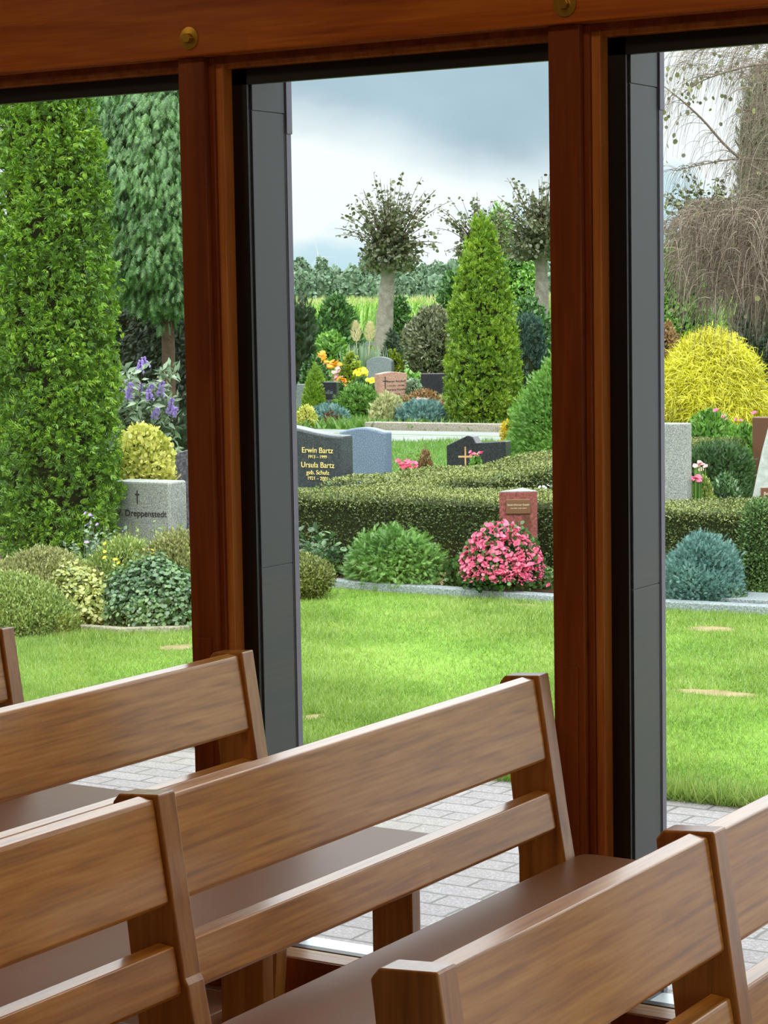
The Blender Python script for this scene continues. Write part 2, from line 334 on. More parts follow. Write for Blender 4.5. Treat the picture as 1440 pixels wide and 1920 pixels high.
class MB:
    def __init__(s): s.v = []; s.f = []
    def add(s, V, F):
        b = len(s.v); s.v += [Vector(x) for x in V]; s.f += [tuple(i + b for i in f) for f in F]
    def box(s, x0, x1, y0, y1, z0, z1):
        s.add([(x0, y0, z0), (x1, y0, z0), (x1, y1, z0), (x0, y1, z0), (x0, y0, z1), (x1, y0, z1), (x1, y1, z1), (x0, y1, z1)],
              [(0, 3, 2, 1), (4, 5, 6, 7), (0, 1, 5, 4), (1, 2, 6, 5), (2, 3, 7, 6), (3, 0, 4, 7)])
    def prism(s, poly, axis, a, b):
        """2-D polygon extruded along an axis; poly coordinates fill the other two axes in order"""
        def P(u, v, w_):
            return {'X': (w_, u, v), 'Y': (u, w_, v), 'Z': (u, v, w_)}[axis]
        n = len(poly)
        V = [P(u, v, a) for u, v in poly] + [P(u, v, b) for u, v in poly]
        F = [tuple(range(n)), tuple(range(2 * n - 1, n - 1, -1))] + [(i, i + n, (i + 1) % n + n, (i + 1) % n) for i in range(n)]
        s.add(V, F)
    def tube(s, pts, rads, n=6, cap=True):
        V = []; F = []
        pts = [Vector(p) for p in pts]
        for i, p in enumerate(pts):
            d = (pts[min(i + 1, len(pts) - 1)] - pts[max(i - 1, 0)])
            d = d.normalized() if d.length > 1e-9 else Vector((0, 0, 1))
            a = d.cross(Vector((0, 0, 1)) if abs(d.z) < .95 else Vector((1, 0, 0))).normalized(); b = d.cross(a)
            for k in range(n):
                t_ = 2 * math.pi * k / n
                V.append(p + (a * math.cos(t_) + b * math.sin(t_)) * rads[i])
        for i in range(len(pts) - 1):
            for k in range(n):
                F.append((i * n + k, i * n + (k + 1) % n, (i + 1) * n + (k + 1) % n, (i + 1) * n + k))
        if cap: F.append(tuple(range(n - 1, -1, -1))); F.append(tuple((len(pts) - 1) * n + k for k in range(n)))
        s.add(V, F)
    def lathe(s, prof, c=(0, 0, 0), n=24):
        V = []; F = []
        for z, r in prof:
            for k in range(n):
                t_ = 2 * math.pi * k / n; V.append((c[0] + r * math.cos(t_), c[1] + r * math.sin(t_), c[2] + z))
        for i in range(len(prof) - 1):
            for k in range(n): F.append((i * n + k, i * n + (k + 1) % n, (i + 1) * n + (k + 1) % n, (i + 1) * n + k))
        F.append(tuple(range(n - 1, -1, -1))); F.append(tuple((len(prof) - 1) * n + k for k in range(n)))
        s.add(V, F)
    def build(s, name, mat, parent=None, bevel=0, smooth=False, seg=2):
        o = link(name, s.v, s.f, mat, parent, smooth)
        if bevel:
            md = o.modifiers.new('bevel', 'BEVEL'); md.width = bevel; md.segments = seg; md.limit_method = 'ANGLE'; md.angle_limit = R(40)
            md.harden_normals = False
        return o


def tag(o, label=None, cat=None, group=None, kind=None):
    if label: o['label'] = label
    if cat: o['category'] = cat
    if group: o['group'] = group
    if kind: o['kind'] = kind
    return o


def empty(name, loc=(0, 0, 0), rz=0.0):
    o = bpy.data.objects.new(name, None); o.empty_display_size = .1; COL.objects.link(o)
    o.location = loc; o.rotation_euler = (0, 0, rz)
    return o


GZ = -.03       # garden level


def at(px, depth, z=GZ):
    """point at a bearing (given as column of the frame at the horizon) and a distance along the view axis"""
    a = (px - CX) / FOCAL
    p = Vector((0, 0, 0)) + fw0 * depth + rt0 * (a * depth * 1.0)
    return Vector((p.x, p.y, z))


def on_ground(px, py, z=GZ):
    d = fw * FOCAL + rt * (px - CX) - upv * (py - CY)
    k = (z - EYE) / d.z
    p = Vector((0, 0, EYE)) + d * k
    return p, p.dot(fw0), FOCAL / p.dot(fw0)


def above(px, py, depth):
    """point at distance `depth` along the level view axis seen at a frame position"""
    d = fw * FOCAL + rt * (px - CX) - upv * (py - CY)
    d = d / d.dot(fw0)
    return Vector((0, 0, EYE)) + d * depth

# ------------------------------------------------------------------ the building
D = 4.23          # inner face of the glazed wall
fl = MB(); fl.box(-6.5, 4.0, -4.5, 4.34, -.12, 0); tag(fl.build('floor', M['tiles']), kind='structure')
ce = MB(); ce.box(-6.7, 4.2, -4.7, 4.5, 3.05, 3.2); tag(ce.build('ceiling', M['ceil']), kind='structure')
# upper wall above the glazing + lintel beam
wl = MB(); wl.box(-6.5, 4.0, 4.26, 4.46, 2.19, 3.05); tag(wl.build('wall_front', M['wall']), kind='structure')
bm_ = MB(); bm_.box(-6.5, 4.0, 4.205, 4.27, 2.167, 2.62)
beam = bm_.build('trim_1', M['beam'], bevel=.004); tag(beam, kind='structure')
def ring(r0, r1, y0, y1, n=28):
    V = []; F = []
    for k in range(n):
        t_ = 2 * math.pi * k / n
        for r, y in ((r0, y0), (r1, y0 + .001), (r1 , y1), (r0, y1)):
            V.append((r * math.cos(t_), y, r * math.sin(t_)))
    for k in range(n):
        a = 4 * k; b = 4 * ((k + 1) % n)
        for j in range(4): F.append((a + j, b + j, b + (j + 1) % 4, a + (j + 1) % 4))
    return V, F
for (px, py) in ((355, 72), (1060, 8), (-345, 134)):
    d = fw * FOCAL + rt * (px - CX) - upv * (py - CY); d = d * (4.205 / d.y); c = Vector((0, 0, EYE)) + d
    wsh = MB(); wsh.add(*ring(.011, .0255, -.004, .0)); wo = wsh.build('washer', M['brass'], beam); wo.location = c
    tag(wo, 'round brass washer')
    hb = MB(); hb.add([(.0115 * math.cos(R(60 * k)), y, .0115 * math.sin(R(60 * k))) for y in (-.013, 0) for k in range(6)],
                      [(0, 1, 2, 3, 4, 5), (11, 10, 9, 8, 7, 6)] + [(k, k + 6, (k + 1) % 6 + 6, (k + 1) % 6) for k in range(6)])
    h = hb.build('bolt', M['brass'], wo, bevel=.001); tag(h, 'brass bolt head')

# side and rear walls with window openings (daylight comes in through them too)
def wall_with_openings(name, axis, pos0, pos1, a0, a1, openings, mat):
    mb = MB()
    def bx(u0, u1, z0, z1):
        if axis == 'X': mb.box(u0, u1, pos0, pos1, z0, z1)
        else: mb.box(pos0, pos1, u0, u1, z0, z1)
    u = a0
    for (o0, o1, z0, z1) in openings:
        bx(u, o0, 0, 3.05); bx(o0, o1, 0, z0); bx(o0, o1, z1, 3.05); u = o1
    bx(u, a1, 0, 3.05)
    return tag(mb.build(name, mat), kind='structure')
SIDE_OPEN = [(-3.2, -.6, .4, 2.5), (.2, 3.6, .4, 2.5)]
wall_with_openings('wall_right', 'Y', 3.9, 4.1, -4.6, 4.46, SIDE_OPEN, M['wall'])
wall_with_openings('wall_left', 'Y', -6.7, -6.5, -4.6, 4.46, [], M['wall'])
wall_with_openings('wall_rear', 'X', -4.7, -4.5, -6.5, 3.9, [], M['wall'])
wn = 0
def side_window(o0, o1, z0, z1, axis, pos):
    global wn
    wn += 1
    mb = MB(); t_ = .05
    def bx(m_, u0, u1, za, zb, w_=.03):
        if axis == 'X': m_.box(u0, u1, pos - w_, pos + w_, za, zb)
        else: m_.box(pos - w_, pos + w_, u0, u1, za, zb)
    bx(mb, o0, o0 + t_, z0, z1); bx(mb, o1 - t_, o1, z0, z1); bx(mb, o0 + t_, o1 - t_, z0, z0 + t_); bx(mb, o0 + t_, o1 - t_, z1 - t_, z1)
    r_ = mb.build('window_%d' % (4 + wn), M['frame_wood']); tag(r_, kind='structure')
    g_ = MB(); bx(g_, o0 + t_, o1 - t_, z0 + t_, z1 - t_, .004); g_.build('glass_pane', M['glass'], r_)
for (o0, o1, z0, z1) in SIDE_OPEN: side_window(o0, o1, z0, z1, 'Y', 4.0)
# portals help sample the daylight entering through openings
def portal(loc, rot, sx_, sy_):
    l = bpy.data.lights.new('daylight_portal', 'AREA'); l.shape = 'RECTANGLE'; l.size = sx_; l.size_y = sy_; l.cycles.is_portal = True
    o = bpy.data.objects.new('daylight_portal', l); COL.objects.link(o); o.location = loc; o.rotation_euler = rot
portal((-1.25, 4.6, 1.15), (R(-90), 0, 0), 10.5, 2.1)
for (o0, o1, z0, z1) in SIDE_OPEN: portal((4.2, (o0 + o1) / 2, (z0 + z1) / 2), (R(90), 0, R(90)), o1 - o0, z1 - z0)

# posts, frames, panes, cladding fins: one bay every 0.955 m
BAY = .955
post_x = [-3.17 + BAY * k for k in range(-3, 8)]
ntrim = 1
for i, x in enumerate(post_x):
    ntrim += 1
    mb = MB(); mb.box(x, x + .073, D, D + .09, 0, 2.167)
    po = mb.build('trim_%d' % ntrim, M['post'], bevel=.003); tag(po, kind='structure')
    cb = MB(); cb.box(x + .012, x + .058, D - .004, D + .001, 0, .83); cb.build('cover_board', M['post'], po, bevel=.0015)
    # outside cladding fin, built of overlapping sheets
    fn = MB(); y0, y1 = D + .075, 4.456
    xf = x + .150
    fn.box(x - .005, xf, y0, y1, -.03, 2.6)
    ntrim += 1
    fo = fn.build('trim_%d' % ntrim, M['fin']); tag(fo, kind='structure')
    for (z0, z1, off) in ((-.03, .99, 0), (.992, 2.045, .0), (2.047, 2.135, .001), (2.137, 2.6, .001)):
        sh = MB(); sh.box(xf + .0002, xf + .0022 + off, y0, y1 - .022, z0, z1); sh.build('cladding_sheet', M['fin'], fo, bevel=.0007)
    ed = MB(); ed.box(xf - .004, xf + .005, y1 - .017, y1 + .003, -.03, 2.0); ed.build('edge_profile', M['fin_edge'], fo, bevel=.001)
    ed = MB(); ed.box(xf - .004, xf + .007, y1 - .017, y1 + .006, 2.0, 2.6); ed.build('edge_profile', M['fin_edge'], fo, bevel=.001)
    gp = MB(); gp.box(xf - .002, xf + .003, y1 - .0225, y1 - .0165, -.03, 2.6); gp.build('black_joint', M['black'], fo)  # narrow black strip along the cladding edge
for i in range(len(post_x) - 1):
    xl = post_x[i] + .073; xr = post_x[i + 1]
    root = empty('window_%d' % (i - 1) if i > 1 else 'window_%d' % (20 + i), ((xl + xr) / 2, D, 0)); tag(root, kind='structure')
    def sub(name, boxes, mat, bevel=0):
        mb = MB()
        for b in boxes: mb.box(b[0] - (xl + xr) / 2, b[1] - (xl + xr) / 2, b[2] - D, b[3] - D, b[4], b[5])
        return mb.build(name, mat, root, bevel=bevel)
    zt = 2.14
    # timber frame with two stepped beads
    sub('frame_outer', [(xl, xl + .014, D + .017, D + .09, .1, zt + .024), (xr - .006, xr, D + .017, D + .09, .1, zt + .024), (xl, xr, D + .022, D + .09, zt + .012, zt + .03)], M['post'], .002)
    sub('frame_inner', [(xl + .014, xl + .034, D + .026, D + .09, .1, zt + .012), (xr - .010, xr - .006, D + .026, D + .09, .1, zt + .012), (xl + .014, xr - .014, D + .034, D + .09, zt, zt + .014)], M['frame_wood'], .003)
    sub('gasket', [(xl + .030, xl + .075, D + .062, D + .078, .1, zt + .005), (xr - .024, xr - .008, D + .062, D + .078, .1, zt + .005), (xl + .03, xr - .03, D + .062, D + .078, 2.104, zt + .005),
                   (xl + .03, xr - .03, D + .078, D + .1, .055, .10)], M['black'])
    sub('window_sill', [(xl, xr, D + .003, D + .050, 0, .10)], M['sill_wood'], .003)
    sub('sill_bead', [(xl, xr, D + .052, D + .076, .06, .098)], M['sill_wood'], .002)
    sub('outer_sill', [(xl, xr, D + .1, D + .21, .03, .085)], M['alu'], .002)
    sub('glass_pane', [(xl + .05, xr - .015, D + .066, D + .074, .095, 2.12)], M['glass'])
# plinth face under the sills (dark stained)
pl_ = MB(); pl_.box(-6.5, 4.0, D - .001, D + .003, 0, .098)
tag(pl_.build('baseboard_front', M['post']), kind='structure')

# ------------------------------------------------------------------ pews
def rail_profile(xf_top, z0, z1, th=.037, lean=.148):
    """cross-section (x,z) of a leaning board whose front-top edge is at xf_top when z=.824"""
    fx = lambda z: xf_top + (.824 - z) * lean
    e = .006
    nx, nz_ = 1.0, lean
    return [(fx(z1) - e * .3, z1 + .0 + lean * .0), (fx(z1) - th + e, z1 + .003), (fx(z1) - th, z1 - e), (fx(z0) - th, z0 + e), (fx(z0) - th + e, z0), (fx(z0) - e, z0 - .002), (fx(z0), z0 + e), (fx(z1), z1 - e)]


def make_pew(x, y_near, y_end, supports, legs, label, back=0.0):
    """x: front face of the top rail at its top; supports: y of the panels' near faces"""
    root = empty('church_pew', (x, (y_near + y_end) / 2, 0)); tag(root, label, 'bench', 'wooden pews standing in rows beside the glazed wall')
    ox, oy = x, (y_near + y_end) / 2
    T = .045; lean = .148
    def P(mb):
        mb.v = [Vector((v.x - ox, v.y - oy, v.z)) for v in mb.v]; return mb
    fx = lambda z: x + (.824 - z) * lean
    ys = sorted(supports)
    for y in ys:
        # slanted panel: back support down to the floor, with a bearer for the seat
        f = .008
        poly = [(fx(.832) + f, .832), (fx(.54) + f, .54)] + ([(fx(.54) + f + .006, .53), (fx(.455) + f + .008, .455)] if 0 < ys.index(y) < len(ys) - 1 else []) + [(fx(.455) + .008 + f, .418), (x + .40, .41), (x + .40, .36), (x + .10, .34), (x + .07, .0), (x - .045, 0), (fx(.45) - .10, .45), (fx(.82) - .086, .812), (fx(.82) - .074, .826)]
        mb = MB(); mb.prism(poly, 'Y', y, y + T); P(mb).build('support_panel', M['pew_panel'], root, bevel=.003)
    for k in range(len(ys) - 1):
        a, b = ys[k] + T + .002, ys[k + 1] - .002
        for z0, z1, nm in ((.657, .824, 'top_rail'), (.513, .591, 'lower_rail')):
            mb = MB(); mb.prism(rail_profile(x, z0, z1), 'Y', a, b); P(mb).build(nm, M['pew'], root, bevel=.002)
    # seat board
    y0, y1 = y_near, y_end + .02; xs0, xs1 = x + .062, x + .455
    rr = .03; poly = []
    for cx_, cy_, a0 in ((xs1 - rr, y1 - rr, 0), (xs0 + rr, y1 - rr, 90), (xs0 + rr, y0 + rr, 180), (xs1 - rr, y0 + rr, 270)):
        for s_ in range(5): a_ = R(a0 + s_ * 22.5); poly.append((cx_ + rr * math.cos(a_), cy_ + rr * math.sin(a_)))
    mb = MB(); mb.prism(poly, 'Z', .424, .45); P(mb).build('seat', M['seat'], root, bevel=.006, seg=3)
    for y in legs:
        mb = MB(); mb.box(x + .338, x + .44, y, y + .035, 0, .41); P(mb).build('leg', M['pew_panel'], root, bevel=.002)
    return root


make_pew(-3.670, 2.20, 4.19, [2.24, 3.0, 4.125], [2.3, 4.1], 'wooden pew at the far left, only its end post and one rail in view')
make_pew(-2.925, 2.20, 4.15, [2.24, 2.95, 4.078], [2.3, 3.52, 4.08], 'wooden pew in front of the left post, its end post overlapping the dark cladding')
make_pew(-2.183, 2.20, 4.15, [2.24, 2.805, 4.088], [2.3, 3.5, 4.08], 'long wooden pew across the middle, ending before the right post')
make_pew(-1.310, 2.19, 4.15, [2.193, 2.98, 4.09], [2.3, 4.08], 'nearest wooden pew at lower right with a bright glossy top edge')

# unseen warm lamps added under the ceiling to brighten the beam and posts
for (lx, ly) in ((-4.4, 2.7), (-2.2, 2.7), (.2, 2.7)):
    lp = empty('added_fill_lamp', (lx, ly, 3.05)); tag(lp, 'unseen round fill lamp added above the pews to brighten the beam', 'lamp', 'added fill lamps above the pews')
    mb = MB(); mb.lathe([(-.05, .17), (-.03, .19), (0, .19)]); mb.build('housing', M['brass'], lp, smooth=False)
    l = bpy.data.lights.new('fill_light', 'AREA'); l.shape = 'DISK'; l.size = .34; l.energy = FILL_LAMP_W; l.color = (1.0, .74, .48)
    lo = bpy.data.objects.new('fill_light', l); COL.objects.link(lo); lo.parent = lp; lo.location = (0, 0, -.055)

# ------------------------------------------------------------------ ground outside
g = MB(); g.box(-400, 400, 4.3, 900, -.5, -.06); tag(g.build('ground', M['lawn_far']), kind='structure')
g = MB(); g.box(-9, 6, 4.44, 6.74, -.055, -.028); tag(g.build('ground_paving', M['paving']), kind='structure')
g = MB(); g.box(4.1, 16, -14, 6.74, -.055, -.028); tag(g.build('ground_bounce_side', M['paving']), kind='structure')  # unseen paving, added so less green bounces in through the side windows
g = MB(); g.box(-14, 4.1, -16, -4.7, -.055, -.028); tag(g.build('ground_yard', M['paving']), kind='structure')
g = MB(); g.box(-9, 6, 4.445, 4.47, -.03, -.02); tag(g.build('trim_40', M['black']), kind='structure')
g = MB(); g.box(-22, -.6, 6.74, 11.0, -.058, -.032); tag(g.build('ground_lawn', M['lawn']), kind='structure')
g = MB(); g.box(-.6, 30, 6.74, 60, -.058, -.03); tag(g.build('ground_bounce_right', M['paving']), kind='structure')  # unseen paving instead of lawn, added to cut green reflections on the pews

print('stage shell')

# ------------------------------------------------------------------ foliage machinery
def T(V, F): return np.array(V, float), np.array(F, int)
T_LEAF = T([(0, 0, 0), (.42, .27, .09), (1, 0, -.05), (.42, -.27, .09)], [(0, 2, 1), (0, 3, 2)])
T_ROUND = T([(0, 0, 0), (.3, .38, .08), (.75, .33, .06), (1, 0, -.04), (.75, -.33, .06), (.3, -.38, .08)], [(0, 3, 2), (0, 2, 1), (0, 4, 3), (0, 5, 4)])
def _fan(angs, lens, wid, curl=.12, base=.0):
    V = []; F = []
    for i, (a, l) in enumerate(zip(angs, lens)):
        a = R(a); d = np.array([math.cos(a), math.sin(a)]); q = np.array([-d[1], d[0]])
        b0 = d * base; mid = d * l * .55; tip = d * l
        k = len(V)
        V += [(b0[0], b0[1], 0), (*(mid + q * wid), curl * .5), (*tip, -curl), (*(mid - q * wid), curl * .5 * (1 if i % 2 else -1))]
        F += [(k, k + 2, k + 1), (k, k + 3, k + 2)]
    return T(V, F)
T_FROND = _fan([-58, -28, -4, 24, 52], [.6, .84, 1.0, .82, .58], .085, curl=.2)
def _spray(n=5, wid=.07):
    V = []; F = []
    def blade(b, d, l, w_, z):
        d = np.array(d) / np.hypot(*d); q = np.array([-d[1], d[0]]); k = len(V); b = np.array(b)
        V.extend([(*(b - q * w_ * .5), z), (*(b + q * w_ * .5), z), (*(b + d * l), z - .08)]); F.append((k, k + 2, k + 1))
    blade((0, 0), (1, 0), 1.0, wid * 1.4, 0)
    for i in range(n):
        x = .1 + .75 * i / n; l = .42 * (1 - .5 * i / n)
        blade((x, 0), (.75, .8), l, wid, .02); blade((x + .05, 0), (.75, -.8), l, wid, .02)
    return T(V, F)
T_SPRAY = _spray(5, .10)
T_NEEDLE = _spray(8, .055)
T_STRING = T([(0, .03, 0), (0, -.03, 0), (.5, .035, .1), (.5, -.035, .1), (1, 0, -.12)], [(0, 1, 2), (1, 3, 2), (2, 3, 4)])
T_BLADE = T([(0, .5, 0), (0, -.5, 0), (1, 0, 0)], [(0, 1, 2)])
T_FLOWER = _fan([0, 72, 144, 216, 288], [.5] * 5, .2, curl=-.12)
T_LONG = T([(0, .03, 0), (0, -.03, 0), (.35, .05, .12), (.35, -.05, .12), (.7, .04, .10), (.7, -.04, .10), (1, 0, -.1)],
           [(0, 1, 2), (1, 3, 2), (2, 3, 4), (3, 5, 4), (4, 5, 6)])


def tarea(t_):
    V, F = t_; a = V[F[:, 1]] - V[F[:, 0]]; b = V[F[:, 2]] - V[F[:, 0]]
    return .5 * np.linalg.norm(np.cross(a, b), axis=1).sum()


def unit(a): return a / np.maximum(np.linalg.norm(a, axis=1, keepdims=True), 1e-9)


def scatter(name, P, G, N, S, tmpl, mat, parent, wide=1.0):
    tv, tf = tmpl; n = len(P)
    G = unit(G); B = unit(np.cross(N, G)); Nn = np.cross(G, B)
    S = np.asarray(S).reshape(-1, 1, 1)
    V = P[:, None, :] + S * (tv[None, :, 0:1] * G[:, None, :] + wide * tv[None, :, 1:2] * B[:, None, :] + tv[None, :, 2:3] * Nn[:, None, :])
    F = tf[None] + (np.arange(n) * len(tv))[:, None, None]
    # a leaf is one island even when its lobes only meet at the base: weld lobes' base vertices logically by sharing
    return link_np(name, V.reshape(-1, 3), F.reshape(-1, tf.shape[1]), mat, parent)


def weld(tmpl):
    """share coincident template vertices so that each leaf is one island"""
    V, F = tmpl; keys = {}; idx = []; out = []
    for v in V:
        k = tuple(np.round(v, 4))
        if k not in keys: keys[k] = len(out); out.append(v)
        idx.append(keys[k])
    return np.array(out), np.array([[idx[i] for i in f] for f in F])
T_FROND = weld(T_FROND); T_FLOWER = weld(T_FLOWER)


def lumps(theta, z, amp, freq, seed):
    r_ = np.random.default_rng(seed); f = np.zeros_like(theta)
    for k in range(6):
        a, b, p, q = r_.integers(1, 5), r_.uniform(.6, 1.6) * freq, r_.uniform(0, 6.28), r_.uniform(0, 6.28)
        f += np.sin(a * theta + p + b * z) * np.cos(b * z * 1.3 + q) / (1 + .3 * k)
    return 1 + amp * f / 2.2


SHAPES = {
    'cone': [(0, .80), (.08, .98), (.2, 1), (.5, .82), (.75, .5), (.9, .24), (1, .02)],
    'spire': [(0, .85), (.1, 1), (.35, .95), (.6, .78), (.8, .5), (.93, .24), (1, .03)],
    'column': [(0, .9), (.05, 1), (.5, 1), (.8, .92), (.93, .68), (1, .08)],
    'dome': [(0, .86), (.12, .98), (.35, 1), (.6, .86), (.8, .62), (.93, .34), (1, .03)],
    'ball': [(0, .08), (.06, .45), (.2, .8), (.42, 1), (.65, .95), (.82, .7), (.94, .36), (1, .03)],
    'mound': [(0, 1), (.3, .97), (.55, .82), (.78, .56), (.92, .3), (1, .03)],
    'spread': [(0, .75), (.3, 1), (.6, .9), (.85, .55), (1, .05)],
}


def rev_points(shape, w_, h, n, amp, freq, seed, squash=1.0, depth=.22, cull=.3, loc=None):
    prof = np.array(SHAPES[shape]); r_ = np.random.default_rng(seed)
    zz = np.linspace(0, 1, 200); rr = np.interp(zz, prof[:, 0], prof[:, 1])
    cdf = np.cumsum((rr + .03) * np.sqrt(1 + (np.gradient(rr, zz) * w_ / h) ** 2)); cdf /= cdf[-1]
    t_ = np.interp(r_.random(n), cdf, zz); th = r_.uniform(0, 2 * np.pi, n)
    rad = np.interp(t_, prof[:, 0], prof[:, 1]) * w_
    dr = np.interp(t_, zz, np.gradient(rr, zz)) * w_ / h
    k = lumps(th, t_ * h / max(w_, .01), amp, freq, seed) * (1 - depth * r_.random(n) ** 2)
    P = np.stack([np.cos(th) * rad * k, np.sin(th) * rad * k * squash, t_ * h * (1 - .04 * r_.random(n))], 1)
    N = unit(np.stack([np.cos(th), np.sin(th), -dr], 1))
    if loc is not None:
        tocam = np.array([-loc[0], -loc[1], 0.0]); tocam /= np.linalg.norm(tocam)
        keep = (N @ tocam > -.25) | (r_.random(n) < cull)
        P, N = P[keep], N[keep]
    return P, N


def grow(name, P, N, tmpl, size, mat, parent, out=.5, up=.3, rand=.5, var=.35, seed=1, wide=1.0, clump=None):
    r_ = np.random.default_rng(seed + 77)
    if clump:                                   # leaves gathered in tufts
        rad, per = clump; m_ = len(P) // per
        c = np.repeat(P[:m_], per, 0); cn = np.repeat(N[:m_], per, 0)
        off = unit(r_.normal(size=c.shape) + cn * .7 + np.array([0, 0, .25 * np.sign(up)])); k = rad * (.45 + .75 * r_.random(len(c)))[:, None] * np.repeat(.6 + .8 * r_.random(m_), per)[:, None]
        P = c + off * k * np.array([1, 1, 1.25]) - cn * rad * .5; N = unit(off * 1.1 + cn * .5)
    n = len(P)
    tang = r_.normal(size=(n, 3)); tang -= N * np.sum(tang * N, 1, keepdims=True); tang = unit(tang)
    G = unit(N * out + np.array([0, 0, up]) + tang * rand)
    Nf = unit(N + r_.normal(size=(n, 3)) * .45 + np.array([0, 0, .25]))
    S = size * (1 + var * r_.uniform(-1, 1, n))
    return scatter(name, P, G, Nf, S, tmpl, mat, parent, wide)


def core(parent, shape, w_, h, amp, freq, seed, squash=1.0, k=.8, mat=None, name='opaque_core'):  # closed lumpy solid under the leaves, keeps the crown opaque
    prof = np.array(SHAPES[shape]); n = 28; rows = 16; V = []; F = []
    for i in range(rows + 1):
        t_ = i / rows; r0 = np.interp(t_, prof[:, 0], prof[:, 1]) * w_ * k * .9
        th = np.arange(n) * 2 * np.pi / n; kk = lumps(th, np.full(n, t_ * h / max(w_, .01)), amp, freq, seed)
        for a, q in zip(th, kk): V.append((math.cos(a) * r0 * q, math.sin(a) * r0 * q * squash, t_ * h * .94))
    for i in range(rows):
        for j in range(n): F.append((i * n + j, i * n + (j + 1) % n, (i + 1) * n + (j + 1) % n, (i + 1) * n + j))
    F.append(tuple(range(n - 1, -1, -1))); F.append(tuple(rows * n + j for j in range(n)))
    return link(name, V, F, mat or M['filler_core'], parent, smooth=True)


SEED = [100]
def place(px, top, base=None, depth=None):
    """-> location on the ground, height, px per metre"""
    if depth is None: _, depth, _ = on_ground(px, base)
    mid = above(px, (top + (base if base else top + 100)) / 2, depth)
    tp = above(px, top, depth)
    return Vector((mid.x, mid.y, GZ)), tp.z - GZ, FOCAL / depth


def plant(name, label, cat, px, top, wpx, mat, tmpl, size, base=None, depth=None, shape='dome', cover=3.0, amp=.12, freq=2.0,
          out=.5, up=.3, rand=.5, squash=1.0, cr=.8, group=None, lift=0.0, inner=None, deep=.22, part='foliage', cap=90000, wide=1.0, z0=None, clump=2.0, per=12, leafk=.74):
    SEED[0] += 1; sd = SEED[0]; size = size * leafk
    loc, h, ppm = place(px, top, base, depth); w_ = wpx / 2 / ppm
    if z0 is not None: loc.z = z0; h = h + GZ - z0
    root = empty(name, loc); tag(root, label, cat, group)
    hh = h - lift
    area = 2 * math.pi * w_ * .75 * hh + math.pi * w_ * w_ * .5
    n = int(min(cap, 1.25 * cover * area / (size * size * tarea(tmpl) * wide)))
    P, N = rev_points(shape, w_, hh, n, amp, freq, sd, squash, depth=deep, loc=loc)
    P[:, 2] += lift
    if clump: per = max(2, int(per * min(1.0, .17 * w_ / (clump * size)) ** 2))
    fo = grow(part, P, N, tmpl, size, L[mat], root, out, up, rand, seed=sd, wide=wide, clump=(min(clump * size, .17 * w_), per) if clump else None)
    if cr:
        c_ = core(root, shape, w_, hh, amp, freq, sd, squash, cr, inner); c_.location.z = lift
    return root, loc, h, w_, ppm


def stem(parent, p0, p1, r0, r1, mat=None, name='stem', n=6, bend=.0):
    mb = MB(); p0 = Vector(p0); p1 = Vector(p1); k = 5
    off = Vector((rng.normal() * bend, rng.normal() * bend, 0))
    mb.tube([p0.lerp(p1, i / k) + off * math.sin(math.pi * i / k) for i in range(k + 1)], [r0 + (r1 - r0) * i / k for i in range(k + 1)], n)
    return mb.build(name, mat or M['bark_brown'], parent, smooth=True)


def curves_mesh(name, curves, mat, parent, sides=3):
    """curves: list of (points array, r0, r1)"""
    V = []; F = []; b = 0
    for pts, r0, r1 in curves:
        pts = np.asarray(pts, float); n = len(pts)
        d = unit(np.gradient(pts, axis=0)); ref = np.array([0.0, 0, 1.0]) if abs(d[0][2]) < .9 else np.array([1.0, 0, 0])
        a = unit(np.cross(d, ref)); c = np.cross(d, a)
        rr = np.linspace(r0, r1, n)[:, None]
        rings = [pts + rr * (a * math.cos(2 * math.pi * k / sides) + c * math.sin(2 * math.pi * k / sides)) for k in range(sides)]
        V.append(np.stack(rings, 1).reshape(-1, 3))
        i = np.arange(n - 1)[:, None]; k = np.arange(sides)[None, :]
        f = np.stack([i * sides + k, i * sides + (k + 1) % sides, (i + 1) * sides + (k + 1) % sides, (i + 1) * sides + k], -1).reshape(-1, 4) + b
        F.append(f); b += n * sides
    return link_np(name, np.concatenate(V), np.concatenate(F), mat, parent)

# ------------------------------------------------------------------ lawn blades
def lawn_blades(name, x_of_y, y0, y1, dens, h, w_, mat, seed, label, avoid=None, z=GZ):
    r_ = np.random.default_rng(seed)
    n = int(dens * (y1 - y0) * 7)
    y = r_.uniform(y0, y1, n); xl, xr = x_of_y(y); x = xl + (xr - xl) * r_.random(n)
    patch = np.sin(x * 1.7 + 1) * np.cos(y * 2.1) + .6 * np.sin(x * 4.3 + y * 3.1)
    keep = r_.random(n) < np.clip(.85 + .25 * patch, .35, 1)
    if avoid is not None: keep &= ~avoid(x, y)
    x, y, patch = x[keep], y[keep], patch[keep]; n = len(x)
    P = np.stack([x, y, np.full(n, z - .005)], 1)
    G = np.stack([r_.normal(0, .55, n), r_.normal(0, .55, n), np.ones(n)], 1)
    N = unit(np.stack([r_.normal(size=n), r_.normal(size=n), np.zeros(n)], 1))
    S = h * (1 + .2 * patch) * r_.uniform(.6, 1.35, n)
    o = scatter(name, P, G, N, S, T_BLADE, mat, None, wide=w_ / h)
    return tag(o, label, 'grass', kind='stuff')
BARE = [(x, y, r) for (x, y, r) in []]
